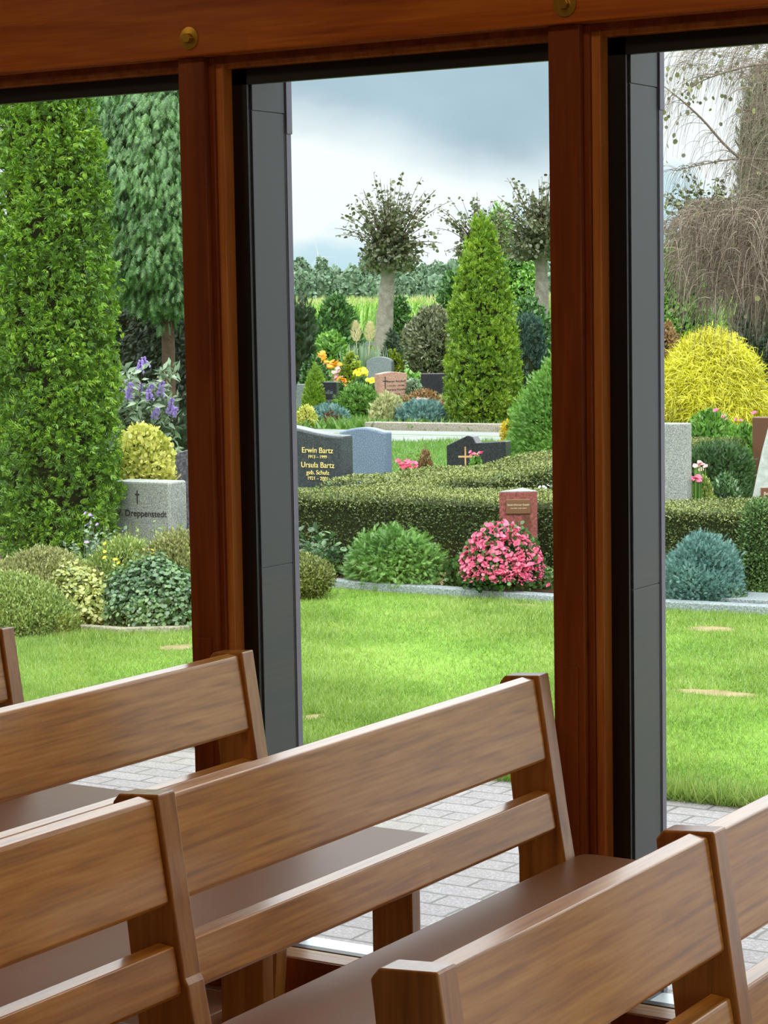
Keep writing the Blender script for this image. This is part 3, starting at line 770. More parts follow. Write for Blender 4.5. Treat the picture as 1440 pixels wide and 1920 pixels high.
def bare_spot(px, py, rx, ry):
    p, dpt, ppm = on_ground(px, py); BARE.append((p.x, p.y, rx / ppm, ry))
    mb = MB(); n = 24; V = [(p.x + rx / ppm * math.cos(2 * math.pi * k / n) * (1 + .18 * math.sin(3 * k)), p.y + ry * math.sin(2 * math.pi * k / n) * (1 + .15 * math.cos(2 * k)), GZ + .001) for k in range(n)]
    mb.add(V + [(v[0], v[1], v[2] - .012) for v in V], [tuple(range(n))] + [(k, k + n, (k + 1) % n + n, (k + 1) % n) for k in range(n)])
    o = mb.build('bare_soil_patch', M['bare']); return o
tag(bare_spot(60, 1182, 45, .06), 'small bare patch in the lawn right by the kerb of the ivy bed', 'bare ground')
tag(bare_spot(332, 1214, 34, .10), 'bare earth patch in the lawn left of the left timber post', 'bare ground')
tag(bare_spot(1335, 1180, 50, .10), 'bare earth patch in the lawn before the blue juniper', 'bare ground')
tag(bare_spot(1345, 1300, 90, .07), 'long sandy streak across the lawn at the right edge', 'bare ground')
tag(bare_spot(590, 1345, 26, .07), 'pale worn spot in the lawn beside the dark cladding', 'bare ground')
tag(bare_spot(985, 1135, 42, .05), 'bare earth at the foot of the grey kerb below the pink begonia', 'bare ground')
def av(x, y):
    k = np.zeros(len(x), bool)
    for (a, b, rx, ry) in BARE: k |= ((x - a) / rx) ** 2 + ((y - b) / ry) ** 2 < .8
    k |= (x < np.interp(y, [8.9, 9.2, 10.2, 12.9], [-7.3, -6.80, -7.0, -8.4])) & (y > 8.93)
    return k
near_x = lambda y: (-.885 * y - 1.4, -.37 * y + .6)
lawn_blades('lawn_grass', near_x, 6.70, 8.6, 20000, .025, .0034, L['grass'], 5, 'short mown bright green grass of the near lawn beside the paving', av)
lawn_blades('lawn_grass', near_x, 8.6, 10.93, 15000, .029, .0042, L['grass'], 6, 'short mown green grass of the lawn up to the grave kerbs', av)
# longer fringe hanging over the paving
lawn_blades('grass_fringe', near_x, 6.66, 6.78, 26000, .07, .005, L['grass'], 7, 'uneven long grass fringe where the lawn meets the paving', None)

# ------------------------------------------------------------------ beds, kerbs, path
def slab_poly(name, pts, z0, z1, mat, bevel=0.0):
    mb = MB(); mb.prism([(p[0], p[1]) for p in pts], 'Z', z0, z1)
    return mb.build(name, mat, bevel=bevel)
def kerb(name, pts, w_, z1, mat, label, cat='kerb', bevel=.006):
    """band of given width along a polyline (width goes to the +Y side)"""
    n = len(pts); mb = MB()
    P = [Vector((p[0], p[1], 0)) for p in pts]; V = []
    for i, p in enumerate(P):
        d = (P[min(i + 1, n - 1)] - P[max(i - 1, 0)]).normalized(); q = Vector((-d.y, d.x, 0))
        V += [p, p + q * w_]
    V2 = [(v.x, v.y, z) for z in (-.09, z1) for v in V]
    F = []
    m_ = 2 * n
    for i in range(n - 1):
        a = 2 * i
        F += [(a, a + 1, a + 3, a + 2), (a + m_, a + 2 + m_, a + 3 + m_, a + 1 + m_), (a, a + 2, a + 2 + m_, a + m_), (a + 1, a + 1 + m_, a + 3 + m_, a + 3)]
    F += [(0, m_, m_ + 1, 1), (m_ - 2, m_ - 1, 2 * m_ - 1, 2 * m_ - 2)]
    mb.add(V2, F); o = mb.build(name, mat, bevel=bevel); return tag(o, label, cat)
so = slab_poly('ground_bed_right', [(-7.6, 10.98), (-2.5, 10.98), (-2.5, 18.5), (-7.6, 18.5)], -.06, -.012, M['soil']); tag(so, kind='structure')
so = slab_poly('ground_bed_left', [(-12.5, 8.98), (-7.6, 8.90), (-7.05, 8.93), (-6.85, 9.12), (-7.05, 10.2), (-8.4, 12.9), (-12.5, 12.9)], -.06, -.014, M['soil']); tag(so, kind='structure')
kerb('grave_kerb', [(-7.22, 10.90), (-5.30, 10.78)], .09, .015, M['kerb'], 'light grey granite kerb edging the bed with the pink begonia')
kerb('grave_kerb', [(-5.28, 10.80), (-3.2, 10.90)], .09, .02, M['kerb'], 'light grey granite kerb edging the bed with the blue juniper')
kerb('grave_kerb', [(-9.5, 8.99), (-8.3, 8.93), (-7.6, 8.86), (-7.1, 8.88), (-6.86, 9.05), (-6.80, 9.3), (-6.98, 10.15)], .05, .0, M['kerb_dark'], 'narrow weathered kerb curving along the ivy bed at left')
p, _, _ = on_ground(1425, 1118)
sl = MB(); sl.box(p.x - .17, p.x + .6, 11.03, 11.32, -.02, .025); tag(sl.build('stone_slab', M['kerb'], bevel=.004), 'flat grey stone slab lying in the bed right of the blue juniper', 'stone slab')
# pale path and kerb beyond the hedges, meadow plots
pt = slab_poly('ground_path', [(-40, 22.95), (6, 22.95), (6, 25.0), (-40, 25.0)], -.06, -.034, M['path']); tag(pt, kind='structure')
pa = slab_poly('ground_grass_strip', [(-40, 24.2), (6, 24.2), (6, 24.28), (-40, 24.28)], -.06, -.033, M['lawn_far']); tag(pa, kind='structure')
so = slab_poly('ground_bed_far', [(-15.9, 25.3), (-10.5, 25.3), (-10.5, 29), (-15.9, 29)], -.06, -.0, M['soil']); tag(so, kind='structure')
kerb('grave_kerb', [(-15.9, 25.1), (-12.4, 25.1)], .22, .06, M['kerb_tan'], 'long weathered sandstone kerb in front of the tall golden thuja')
kerb('grave_kerb', [(-10.9, 18.6), (-9.2, 18.6)], .12, .0, M['kerb'], 'thin grey kerb line behind the hedge left of the black stone')
far_x = lambda y: (-.885 * y - 1.0, -.37 * y + 1)
lawn_blades('lawn_grass', far_x, 16.5, 22.95, 3200, .07, .012, L['grassfar'], 8, 'bright green grass strip between the hedges and the pale path')
lawn_blades('lawn_grass', far_x, 25.1, 45, 750, .12, .035, L['grassfar'], 9, 'rough green grass between the far graves')

# ------------------------------------------------------------------ clipped hedges
def hedge(label, x0, x1, y0, y1, h, seed, dens=11000, leaf=.0145, bulge=.03, taper=None):
    r_ = np.random.default_rng(seed)
    cx_, cy_ = (x0 + x1) / 2, (y0 + y1) / 2
    root = empty('clipped_hedge', (cx_, cy_, GZ)); tag(root, label, 'hedge')
    wob = lambda u, v: bulge * (np.sin(u * 2.3 + seed) * .6 + np.sin(u * 5.1 + v * 3 + seed) * .4)
    sides = []
    A_front = (x1 - x0) * h; A_top = (x1 - x0) * (y1 - y0); A_side = (y1 - y0) * h
    def mk(n, kind):
        n = int(n); u, v = r_.random(n), r_.random(n)
        if kind == 'front': P = np.stack([x0 + (x1 - x0) * u, np.full(n, y0), h * v], 1); N = np.tile([0, -1.0, 0], (n, 1))
        if kind == 'top': P = np.stack([x0 + (x1 - x0) * u, y0 + (y1 - y0) * v, np.full(n, h)], 1); N = np.tile([0, 0, 1.0], (n, 1))
        if kind == 'right': P = np.stack([np.full(n, x1), y0 + (y1 - y0) * u, h * v], 1); N = np.tile([1.0, 0, 0], (n, 1))
        P = P + N * wob(P[:, 0] + P[:, 1], P[:, 2])[:, None]
        # soften the arris
        dz = np.clip((P[:, 2] - (h - .05)) / .05, 0, 1)
        if kind != 'top':
            P -= N * (dz ** 2 * .035)[:, None]; N = unit(N + np.array([0, 0, 1.0]) * dz[:, None])
        else:
            ed = np.clip((y0 + .06 - P[:, 1]) / .06, 0, 1); P[:, 2] -= ed ** 2 * .035
            ed = np.clip((P[:, 0] - x1 + .06) / .06, 0, 1); P[:, 2] -= ed ** 2 * .035
        P -= N * (r_.random(n) ** 2 * .035)[:, None]
        return P, N
    F_ = [mk(A_front * dens, 'front'), mk(A_side * dens, 'right')]
    P = np.concatenate([f[0] for f in F_]); N = np.concatenate([f[1] for f in F_])
    P = P - np.array([cx_, cy_, 0])
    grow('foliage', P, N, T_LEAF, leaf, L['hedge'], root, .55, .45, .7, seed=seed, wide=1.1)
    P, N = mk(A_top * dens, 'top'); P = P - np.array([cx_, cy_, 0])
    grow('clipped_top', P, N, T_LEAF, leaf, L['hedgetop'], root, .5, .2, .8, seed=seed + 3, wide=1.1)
    mb = MB(); e = .04; mb.box(x0 - cx_ + e, x1 - cx_ - e, y0 - cy_ + e, y1 - cy_ - e, 0, h - e); mb.build('opaque_core', M['filler_core'], root)
    return root
hedge('long clipped hedge running behind the pink begonia and the blue juniper', -8.35, -3.0, 11.47, 12.15, .48, 21)
hedge('clipped hedge running away from the room beside the dark polished headstone', -8.1, -7.32, 12.2, 17.4, .48, 22, dens=7000, leaf=.018)

print('stage ground')
# ------------------------------------------------------------------ headstones
def text_mesh(body, size, mat, parent, loc, depth=.002, align='CENTER', name='inscription', sx_=1.0, label=None):
    cu = bpy.data.curves.new('inscription_text', 'FONT'); cu.body = body; cu.size = size; cu.align_x = align; cu.extrude = depth
    tmp = bpy.data.objects.new('inscription_text', cu); COL.objects.link(tmp)
    dg = bpy.context.evaluated_depsgraph_get(); dg.update()
    me = bpy.data.meshes.new_from_object(tmp.evaluated_get(dg)); bpy.data.objects.remove(tmp)
    o = bpy.data.objects.new(name, me); COL.objects.link(o); me.materials.clear(); me.materials.append(mat)
    o.parent = parent; o.location = loc; o.rotation_euler = (R(90), 0, 0); o.scale = (sx_, 1, 1)
    if label: o['label'] = label
    return o


def stone(label, px, top, wid, th, mat, depth, outline='flat', rz=0.0, base=None, cat='headstone', name='headstone', bevel=.008, sink=.0):
    """upright slab; local x across, front at -y"""
    loc, h, ppm = place(px, top, base, depth)
    root = empty(name, loc, rz); tag(root, label, cat)
    hw = wid / 2
    if outline == 'flat': poly = [(-hw, -.03), (hw, -.03), (hw, h), (-hw, h)]
    elif outline == 'wave_down': poly = [(-hw, -.03), (hw, -.03)] + [(hw - wid * t_, h + .075 * (1 - math.cos(math.pi * t_)) / 2 ) for t_ in np.linspace(0, 1, 14)]
    elif outline == 'wave_up': poly = [(-hw, -.03), (hw, -.03)] + [(hw - wid * t_, h + .10 * (1 + math.cos(math.pi * t_)) / 2) for t_ in np.linspace(0, 1, 14)]
    elif outline == 'arch': poly = [(-hw, -.03), (hw, -.03), (hw, h * .8)] + [(hw * math.cos(a), h * .8 + h * .2 * math.sin(a)) for a in np.linspace(.1, math.pi - .1, 14)] + [(-hw, h * .8)]
    elif outline == 'soft': poly = [(-hw, -.03), (hw, -.03), (hw, h - .03)] + [(hw - .02 - (wid - .04) * t_, h - .03 + .03 * math.sin(math.pi * t_)) for t_ in np.linspace(0, 1, 12)] + [(-hw, h - .03)]
    elif outline == 'slant': poly = [(-hw, -.03), (hw * .9, -.03), (hw, h), (hw * .2, h), (hw * .1, h * .96), (-hw * .8, h * .9)]
    elif outline == 'flag': poly = [(-hw, -.03), (hw * .85, -.03), (hw, h), (hw * .55, h * .99), (hw * .5, h * .9), (-hw, h * .86)]
    elif outline == 'peak': poly = [(-hw * 1.05, -.03), (hw, -.03), (hw, h * 1.12), (hw * .2, h * 1.1), (-hw * .1, h), (-hw * .35, h * .78), (-hw * .6, h * .5), (-hw * .95, h * .12)]
    mb = MB(); mb.prism(poly, 'Y', -th / 2, th / 2)
    mb.build('slab', mat, root, bevel=bevel)
    return root, h, ppm

# left window
rt_, h, ppm = stone('light speckled granite headstone with a thin cross in the left window', 283, 901, .42, .19, M['granite_light'], 14.1, 'flat', rz=R(2), base=1040, bevel=.012)
mb = MB(); mb.box(-.033, -.026, -.004, 0, h - .135, h - .055); mb.box(-.046, -.013, -.004, 0, h - .083, h - .076)
c_ = mb.build('cross', M['ink'], rt_); c_.location.y = -.096
text_mesh('V. Dreppenstedt', .056, M['ink'], rt_, (-.0, -.097, h - .215), label='dark carved lettering')
rt_, h, ppm = stone('dark charcoal headstone with a curved top behind the granite one in the left window', 330, 864, .62, .10, M['granite_veined'], 16.2, 'wave_up', base=990)
# middle window
rt_, h, ppm = stone('dark polished headstone with gold lettering and a white-edged wavy top', 581, 815, .62, .15, M['granite_dark'], 15.5, 'wave_down', rz=R(0), base=930, bevel=.016)
for s_, z_, x_, txt in ((.054, h - .118, .03, 'Erwin Bartz'), (.031, h - .155, .03, '1913 – 1999'), (.054, h - .218, .03, 'Ursula Bartz'), (.042, h - .265, .03, 'geb. Schulz'), (.034, h - .303, .03, '1921 – 2001')):
    text_mesh(txt, s_, M['gold'], rt_, (x_ + .085, -.078, z_), label='gold lettering')
rt_, h, ppm = stone('blue-grey granite headstone with a gently arched top right of the gold-lettered one', 686, 801, .40, .10, M['granite_blue'], 16.6, 'soft', rz=R(0), base=910, bevel=.014)
rt_, h, ppm = stone('pink granite headstone with a dark cross and lines of small writing', 733, 697, .52, .16, M['granite_pink'], None, 'soft', rz=R(60), base=757)
mb = MB(); mb.box(-.155, -.14, -.004, 0, h - .44, h - .07); mb.box(-.19, -.105, -.004, 0, h - .155, h - .14); c_ = mb.build('cross', M['ink'], rt_); c_.location.y = -.081
for k, txt in enumerate(('Werner Nordhoff', '* 12.4.1921  + 3.9.1989', 'Annemarie Nordhoff', 'geb. Meyer', '* 1.6.1924')):
    text_mesh(txt, .05 if k % 2 == 0 else .034, M['ink'], rt_, (.05, -.082, h - .17 - .068 * k), label='dark carved lettering')
stone('weathered grey headstone with rounded top behind the pink stone', 713, 669, .54, .16, M['granite_grey'], None, 'arch', rz=R(12), base=722)
stone('grey headstone with a slanted top standing behind the orange flowers', 630, 646, .60, .14, M['granite_grey'], None, 'flag', rz=R(20), base=692)
stone('small grey headstone just behind the pampas grass', 694, 641, .50, .14, M['granite_grey'], None, 'flat', rz=R(22), base=672)
stone('low grey-green headstone to the left of the rounded grey one', 693, 664, .55, .14, M['granite_grey'], None, 'slant', rz=R(22), base=702)
rt_, h, ppm = stone('black headstone half hidden behind the small yellow-green cone', 610, 716, .40, .13, M['granite_black'], None, 'flat', rz=R(14), base=778)
text_mesh('Familie', .09, M['granite_grey'], rt_, (.02, -.067, h - .18), label='grey lettering'); text_mesh('Behrens', .08, M['granite_grey'], rt_, (.02, -.067, h - .30), label='grey lettering')
stone('dark headstone slab partly hidden behind the small yellow-green cone', 576, 720, .30, .13, M['granite_grey'], None, 'flat', rz=R(14), base=772)
stone('black headstone under the olive bush left of the tall golden thuja', 815, 700, .46, .14, M['granite_black'], None, 'flat', rz=R(24), base=748)
stone('narrow dark stone at the right side of the black headstone under the olive bush', 842, 705, .14, .14, M['granite_black'], None, 'flat', rz=R(24), base=752)
# low modern black stone: stepped outline
loc, h, ppm = place(902, 820, None, 20.0)
root = empty('headstone', loc, R(8)); tag(root, 'low black headstone with an angular stepped top beyond the hedge', 'headstone')
mb = MB(); mb.prism([(-.30, -.03), (.26, -.03), (.26, h - .03), (-.02, h - .045), (-.05, h + .01), (-.10, h + .02), (-.30, h - .07)], 'Y', -.07, .07); mb.build('slab', M['granite_black'], root, bevel=.006)
# a low wooden grave cross in front of it
loc, h, ppm = place(873, 838, None, 19.2)
root = empty('wooden_cross', loc, R(25)); tag(root, 'tiny light wooden cross standing before the low black stone', 'cross')
mb = MB(); mb.box(-.006, .006, -.006, .006, -.02, h); mb.box(-.06, .06, -.005, .005, h - .09, h - .075); mb.build('cross_beam', M['sill_wood'], root)

# triangular pillar with plaque
loc, h, ppm = place(972, 922, None, 12.75)
root = empty('grave_pillar', loc, R(31)); tag(root, 'red polished triangular pillar with a small bronze plaque above the pink begonia', 'headstone')
hw = .108
mb = MB(); mb.prism([(-hw, 0), (hw, 0), (hw * .35, .235)], 'Z', -.03, h); mb.build('slab', M['granite_red'], root, bevel=.002)
mb = MB(); mb.prism([(-hw, 0), (hw, 0), (hw * .35, .235)], 'Z', 0, .003); t_ = mb.build('pale_top', M['kerb'], root); t_.location.z = h; t_['label'] = 'top face coloured pale for sky reflection'  # pale granite cap on the red stone: sky reflection put into the colour
mb = MB(); mb.box(-.07, .068, -.012, -.001, h - .125, h - .042); pq = mb.build('plaque', M['bronze'], root, bevel=.003); pq['label'] = 'bronze-brown plaque'
a_ = text_mesh('Erich-Werner Stoehl', .0145, M['cream'], pq, (0, -.0128, h - .078), .0006, name='inscription', label='cream lettering')
a_ = text_mesh('14.4.1935  † 26.12.2015', .0095, M['cream'], pq, (0, -.0128, h - .096), .0006, name='inscription', label='cream lettering')
mb = MB()
for k in range(7):
    mb.tube([(.045 + .004 * (k - 3), -.004, h - .135), (.045 + .009 * (k - 3), -.004, h - .17), (.045 + .007 * (k - 3), -.004, h - .215)], [.001, .002, .001], 4)
gm = mb.build('engraved_sheaf', M['bronze'], root); gm['label'] = 'engraved wheat sheaf'

# right window
rt_, h, ppm = stone('light grey granite headstone beside the dark cladding in the right window', 1262, 793, .22, .09, M['granite_light'], 14.3, 'flat', rz=R(2), base=930, bevel=.008)
rt_, h, ppm = stone('tall pale rough-hewn headstone tapering to a point at the right edge', 1447, 800, .36, .12, M['slab_white'], 14.8, 'peak', rz=R(26), base=925, bevel=.01)
mb = MB(); mb.box(-.075, .16, -.07, -.06, h * .33, h * .50); pq = mb.build('plaque', M['bronze'], rt_, bevel=.002); pq['label'] = 'brown plaque'
text_mesh('Bernd', .03, M['cream'], pq, (-.02, -.0705, h * .44), .0006, label='cream lettering'); text_mesh('geb. N', .024, M['cream'], pq, (-.02, -.0705, h * .39), .0006, label='cream lettering')
rt_, h, ppm = stone('brown headstone partly seen behind the pale pointed one', 1452, 782, .34, .12, M['bronze'], 18.5, 'flat', rz=R(6), base=850)

# figurines by the kerb
def on_bed(px, y_):
    a = YAW - math.atan((px - CX) / FOCAL); return Vector((-y_ * math.tan(a), y_, -.012))
p = on_bed(799 + 5, 11.0)
fg = empty('angel_figurine', (p.x, p.y, -.012), R(20)); tag(fg, 'tiny white angel figurine sitting on the bed edge', 'figurine')
mb = MB()
mb.lathe([(0, .018), (.008, .021), (.022, .017), (.034, .010), (.038, .006)], (0, 0, 0), 14); mb.build('robe', M['white_fig'], fg, smooth=True)
mb = MB(); mb.lathe([(.034, .003), (.037, .009), (.045, .0125), (.053, .010), (.058, .003)], (0, -.002, 0), 14); mb.build('head', M['white_fig'], fg, smooth=True)
for s_ in (-1, 1):
    mb = MB(); mb.prism([(0, .012), (s_ * .020, .030), (s_ * .027, .022), (s_ * .024, .008), (s_ * .010, .004)], 'Y', .008, .013); mb.build('wing', M['white_fig'], fg, bevel=.001)
    mb = MB(); mb.tube([(s_ * .012, -.004, .030), (s_ * .016, -.015, .020), (s_ * .004, -.020, .024)], [.005, .004, .003], 6); mb.build('arm', M['white_fig'], fg, smooth=True)
p = on_bed(826 + 5, 11.06)
so_ = empty('shell_ornament', (p.x, p.y, -.012)); tag(so_, 'beige sandstone rose-shaped ornament beside the angel figurine', 'ornament')
r_ = np.random.default_rng(3)
for ring_, (nr, rad, zz, tilt) in enumerate(((7, .044, .022, 25), (6, .030, .040, 45), (4, .014, .052, 65))):
    for k in range(nr):
        a = 2 * math.pi * k / nr + ring_ * .5
        V = []; n = 9; m_ = 4
        for i in range(m_):
            for j in range(n):
                u = i / (m_ - 1); v = (j / (n - 1) - .5) * 2
                x = u * .034; y = v * .022 * (.4 + .8 * math.sin(min(1, u * 1.1 + .1) * math.pi * .6)); z = .010 * math.sin(v * 6 + k) * u + u * .034 * math.tan(R(tilt)) * .55
                V.append((x, y, z))
        F = [(i * n + j, i * n + j + 1, (i + 1) * n + j + 1, (i + 1) * n + j) for i in range(m_ - 1) for j in range(n - 1)]
        pe = link('petal', V, F, M['sandstone'], so_, True); pe.location = (math.cos(a) * rad * .35, math.sin(a) * rad * .35, zz * .75); pe.rotation_euler = (0, 0, a)
        sd_ = pe.modifiers.new('thickness', 'SOLIDIFY'); sd_.thickness = .006
mb = MB(); mb.lathe([(0, .03), (.01, .036), (.03, .026), (.045, .012)], n=14); mb.build('foot', M['sandstone'], so_, smooth=True)

print('stage stones')
# ------------------------------------------------------------------ left window planting
NEARS = dict(cap=90000)
def trunk(root, h, r, mat=None, x=0, y=0, bend=.02):
    return stem(root, (x, y, -.05), (x, y, h), r, r * .75, mat, 'trunk', 10, bend)

r0, loc, h, w_, ppm = plant('thuja_tree', 'tall bright green thuja column filling the left window from lawn bed to lintel', 'tree', 78, 40, 222, 'thuja', T_FROND, .056, base=None, depth=13.9,
      shape='column', cover=5.0, amp=.10, freq=1.1, out=.7, up=.1, rand=.6, cr=.74, cap=170000, deep=.34, clump=1.7, per=16)
trunk(r0, h * .8, .05)
r0, *_ = plant('drooping_conifer', 'broad dark green conifer with hanging sprays behind the thuja column', 'tree', 300, 60, 300, 'spruce', T_SPRAY, .17, depth=27, shape='ball', cover=4.4, amp=.25, freq=2.6,
      out=.5, up=-1.0, rand=.4, cr=.70, lift=1.6, cap=110000, deep=.45, clump=1.9, per=20)
trunk(r0, 3.2, .09)
r0, *_ = plant('drooping_conifer', 'dark conifer seen between the thuja column and the broad hanging one', 'tree', 150, 30, 150, 'spruce', T_SPRAY, .26, depth=34, shape='column', cover=2.6, amp=.2, freq=2.2,
      out=.6, up=-.8, rand=.45, cr=.7, lift=.2, cap=30000, deep=.4)
trunk(r0, 4.5, .18)
plant('yew_hedge', 'tall dark green conifer hedge under the hanging conifer', 'hedge', 290, 540, 330, 'darkyew', T_SPRAY, .10, depth=29, shape='column', cover=2.6, amp=.08, cr=.85, up=-.3, squash=.4)
plant('pine_shrub', 'blue-grey young pine beside the left post', 'shrub', 334, 548, 108, 'buddleia', T_NEEDLE, .14, base=745, shape='spire', cover=2.4, amp=.2, out=.7, up=.5, cr=.6)
plant('thuja_shrub', 'small green thuja tucked behind the tall thuja column', 'shrub', 200, 628, 62, 'thuja', T_FROND, .10, base=790, shape='column', cover=3, amp=.12)
plant('variegated_shrub', 'pale grey-green shrub behind the butterfly bush', 'shrub', 278, 640, 84, 'buddleia', T_LEAF, .055, base=800, shape='dome', cover=3, amp=.2)
plant('golden_shrub', 'small bright golden shrub at the left edge of the left post', 'shrub', 342, 668, 54, 'brightgold', T_FROND, .085, base=790, shape='dome', cover=3, amp=.25)
plant('conifer_shrub', 'dark green spreading conifer behind the charcoal headstone', 'shrub', 315, 755, 120, 'darkyew', T_NEEDLE, .11, depth=18.6, shape='spread', cover=2.4, amp=.2, up=.4, cr=.75)

for (px_, top_, w2, dp_, lab_) in ((-130, 90, 210, 24, 'broad dark conifer left of the tall bright thuja column'), (-330, 200, 260, 29, 'wide dark conifer standing farthest to the left'), (-560, 120, 260, 26, 'tall dark conifer outside the far left window')):
    r0, *_ = plant('dark_conifer', lab_, 'tree', px_, top_, w2, 'spruce', T_SPRAY, .20, depth=dp_, shape='column', cover=2.4, amp=.2, out=.6, up=-.6, rand=.45, cr=.75, cap=30000, clump=1.9, per=16)
    trunk(r0, 2.5, .1)
# butterfly bush
loc, h, ppm = place(262, 680, None, 17.6)
bb = empty('butterfly_bush', loc); tag(bb, 'grey-green butterfly bush with purple flower spikes above the yellow round bush', 'shrub')
r_ = np.random.default_rng(31); cv = []; LP = []; LG = []; tips = []
for k in range(74):
    a = r_.uniform(0, 6.28); s_ = r_.uniform(.15, .42); hh = h * r_.uniform(.45, .98)
    t_ = np.linspace(0, 1, 9)[:, None]
    e = np.array([math.cos(a) * s_, math.sin(a) * s_, hh])
    pts = t_ * np.array([e[0] * .9, e[1] * .9, 0]) * t_ + np.array([0, 0, 1.0]) * (hh * np.sin(t_ * 1.5))
    cv.append((pts, .006, .002)); tips.append((pts[-1], unit((pts[-1] - pts[-2])[None])[0]))
    for j in range(30):
        q = r_.uniform(.3, 1); i = min(7, int(q * 8)); LP.append(pts[i] + (pts[i + 1] - pts[i]) * r_.random()); LG.append(r_.normal(size=3) + np.array([0, 0, .2]))
curves_mesh('branches', cv, M['bark_brown'], bb, 4)
LP = np.array(LP); LG = unit(np.array(LG)); scatter('foliage', LP, LG, unit(r_.normal(size=LP.shape) + [0, 0, 1]), .09 * r_.uniform(.6, 1.2, len(LP)), T_LEAF, L['buddleia'], bb, wide=.7)
def spike_mesh(n, ln, rad, tm, size, seed):
    q = np.random.default_rng(seed); t_ = q.random(n); th = q.uniform(0, 6.28, n); rr = rad * (1 - t_ * .85)
    P = np.stack([rr * np.cos(th), rr * np.sin(th), t_ * ln], 1); N = unit(np.stack([np.cos(th), np.sin(th), .3 + 0 * th], 1))
    return P, N
P, N = spike_mesh(120, .115, .022, None, .016, 4)
spk = scatter('flower_spike', P, N, unit(np.cross(N, [0, 0, 1.0]) + .01), np.full(len(P), .017), T_ROUND, L['purple'], bb)
order = [(232, 722), (212, 715), (222, 742), (245, 735), (258, 748), (278, 738), (282, 752), (207, 760), (318, 777), (288, 785), (322, 780), (262, 700), (275, 690), (216, 732), (208, 842), (240, 752), (300, 745), (226, 755)]
for k, (px, py) in enumerate(order):
    o = spk if k == 0 else spk.copy()
    if k: COL.objects.link(o); o.parent = bb
    q = above(px, py, 17.35 + .1 * (k % 3)); o.location = q - loc; o.rotation_euler = (r_.uniform(-.9, .9), r_.uniform(-.9, .9), 0); o.scale = (1, 1, r_.uniform(.7, 1.1))

yb, loc, h, w_, ppm = plant('round_bush', 'round yellow-variegated bush on a short trunk by the charcoal headstone', 'shrub', 267, 800, 114, 'yellowvar', T_ROUND, .042, depth=15.0, shape='ball', cover=4, amp=.10, freq=2, out=.5, up=.4, cr=.82, lift=.32)
for k in range(6): stem(yb, (0, 0, -.02), (rng.uniform(-.08, .08), rng.uniform(-.05, .05), .42), .014, .008, None, 'trunk', 6, .02)
plant('evergreen_shrub', 'dark low evergreen beside the trunk of the round yellow bush', 'shrub', 222, 905, 60, 'deep', T_LEAF, .04, depth=14.6, shape='dome', cover=3, amp=.2)

# perennials in front of the granite stone
def stems_plant(name, label, cat, px, top, depth, n, spread, leafmat, lsize, tips=None, tipmat=None, tipsize=.01, hvar=.5, seed=1, lpn=14, group=None, wide=1.0, tm=T_LEAF, bend=.08, each_tip=0):
    loc, h, ppm = place(px, top, None, depth); q = np.random.default_rng(seed)
    root = empty(name, loc); tag(root, label, cat, group)
    cv = []; LP = []; LG = []; TP = []
    for k in range(n):
        a = q.uniform(0, 6.28); s_ = spread * math.sqrt(q.random()); hh = h * (1 - hvar * q.random())
        b = np.array([math.cos(a) * s_, math.sin(a) * s_, 0]); e = b + np.array([q.normal() * bend, q.normal() * bend, hh])
        t_ = np.linspace(0, 1, 6)[:, None]; pts = b + (e - b) * t_ + np.array([q.normal() * .02, q.normal() * .02, 0]) * np.sin(t_ * 3.14)
        cv.append((pts, .0028, .0012)); TP.append(e)
        for j in range(lpn):
            u = q.uniform(.08, .97); LP.append(b + (e - b) * u); LG.append([q.normal(), q.normal(), q.uniform(0, .8)])
    curves_mesh('stems', cv, L[leafmat], root, 3)
    LP = np.array(LP); LG = unit(np.array(LG)); scatter('foliage', LP, LG, unit(q.normal(size=LP.shape) * .5 + [0, 0, 1]), lsize * q.uniform(.5, 1.25, len(LP)), tm, L[leafmat], root, wide=wide)
    return root, loc, h, TP
def blossoms(root, pts, loc, mat, size, name='blossom', seed=5, petals=9, label=None, world=True):
    q = np.random.default_rng(seed); P = np.zeros((petals, 3)); a = np.arange(petals) * 2 * np.pi * .382 * 1.0
    G = np.stack([np.cos(a), np.sin(a), .25 + .1 * (np.arange(petals) % 3)], 1); P[:, 2] = .02 * size * (np.arange(petals) % 3)
    base = scatter(name, P, G, np.tile([0, 0, 1.0], (petals, 1)), size * (1 - .12 * (np.arange(petals) % 3)), T_ROUND, mat, root, wide=1.15)
    if label: base['label'] = label
    for k, p_ in enumerate(pts):
        o = base if k == 0 else base.copy()
        if k: COL.objects.link(o); o.parent = root
        v = Vector(p_) - loc if world else Vector(p_); o.location = v
        d = Vector((q.normal() * .5, q.normal() * .4 - .55, .45 + .5 * q.random())).normalized(); o.rotation_euler = d.to_track_quat('Z', 'Y').to_euler()
        s_ = q.uniform(.8, 1.2); o.scale = (s_, s_, s_)
    return base
ast, loc, h, TP = stems_plant('aster_plant', 'tall green perennial with small violet flowers between thuja and granite headstone', 'flowering plant', 185, 975, 13.2, 30, .17, 'buddleia', .035, seed=41, hvar=.45, lpn=22)
blossoms(ast, [above(px, py, 13.0) for px, py in ((160, 963), (168, 966), (175, 972), (166, 984), (182, 984), (172, 968), (162, 1018))], loc, L['purple'], .016, label='small violet flower')
stems_plant('aster_plant', 'fine feathery green perennial covering the foot of the granite headstone', 'flowering plant', 285, 975, 12.75, 70, .24, 'meadow', .026, seed=42, hvar=.5, lpn=26)
stems_plant('perennial_plant', 'yellowish leafy perennial between the asters and the ivy mound', 'flowering plant', 215, 1030, 12.2, 80, .22, 'green', .035, seed=43, hvar=.4, lpn=20)
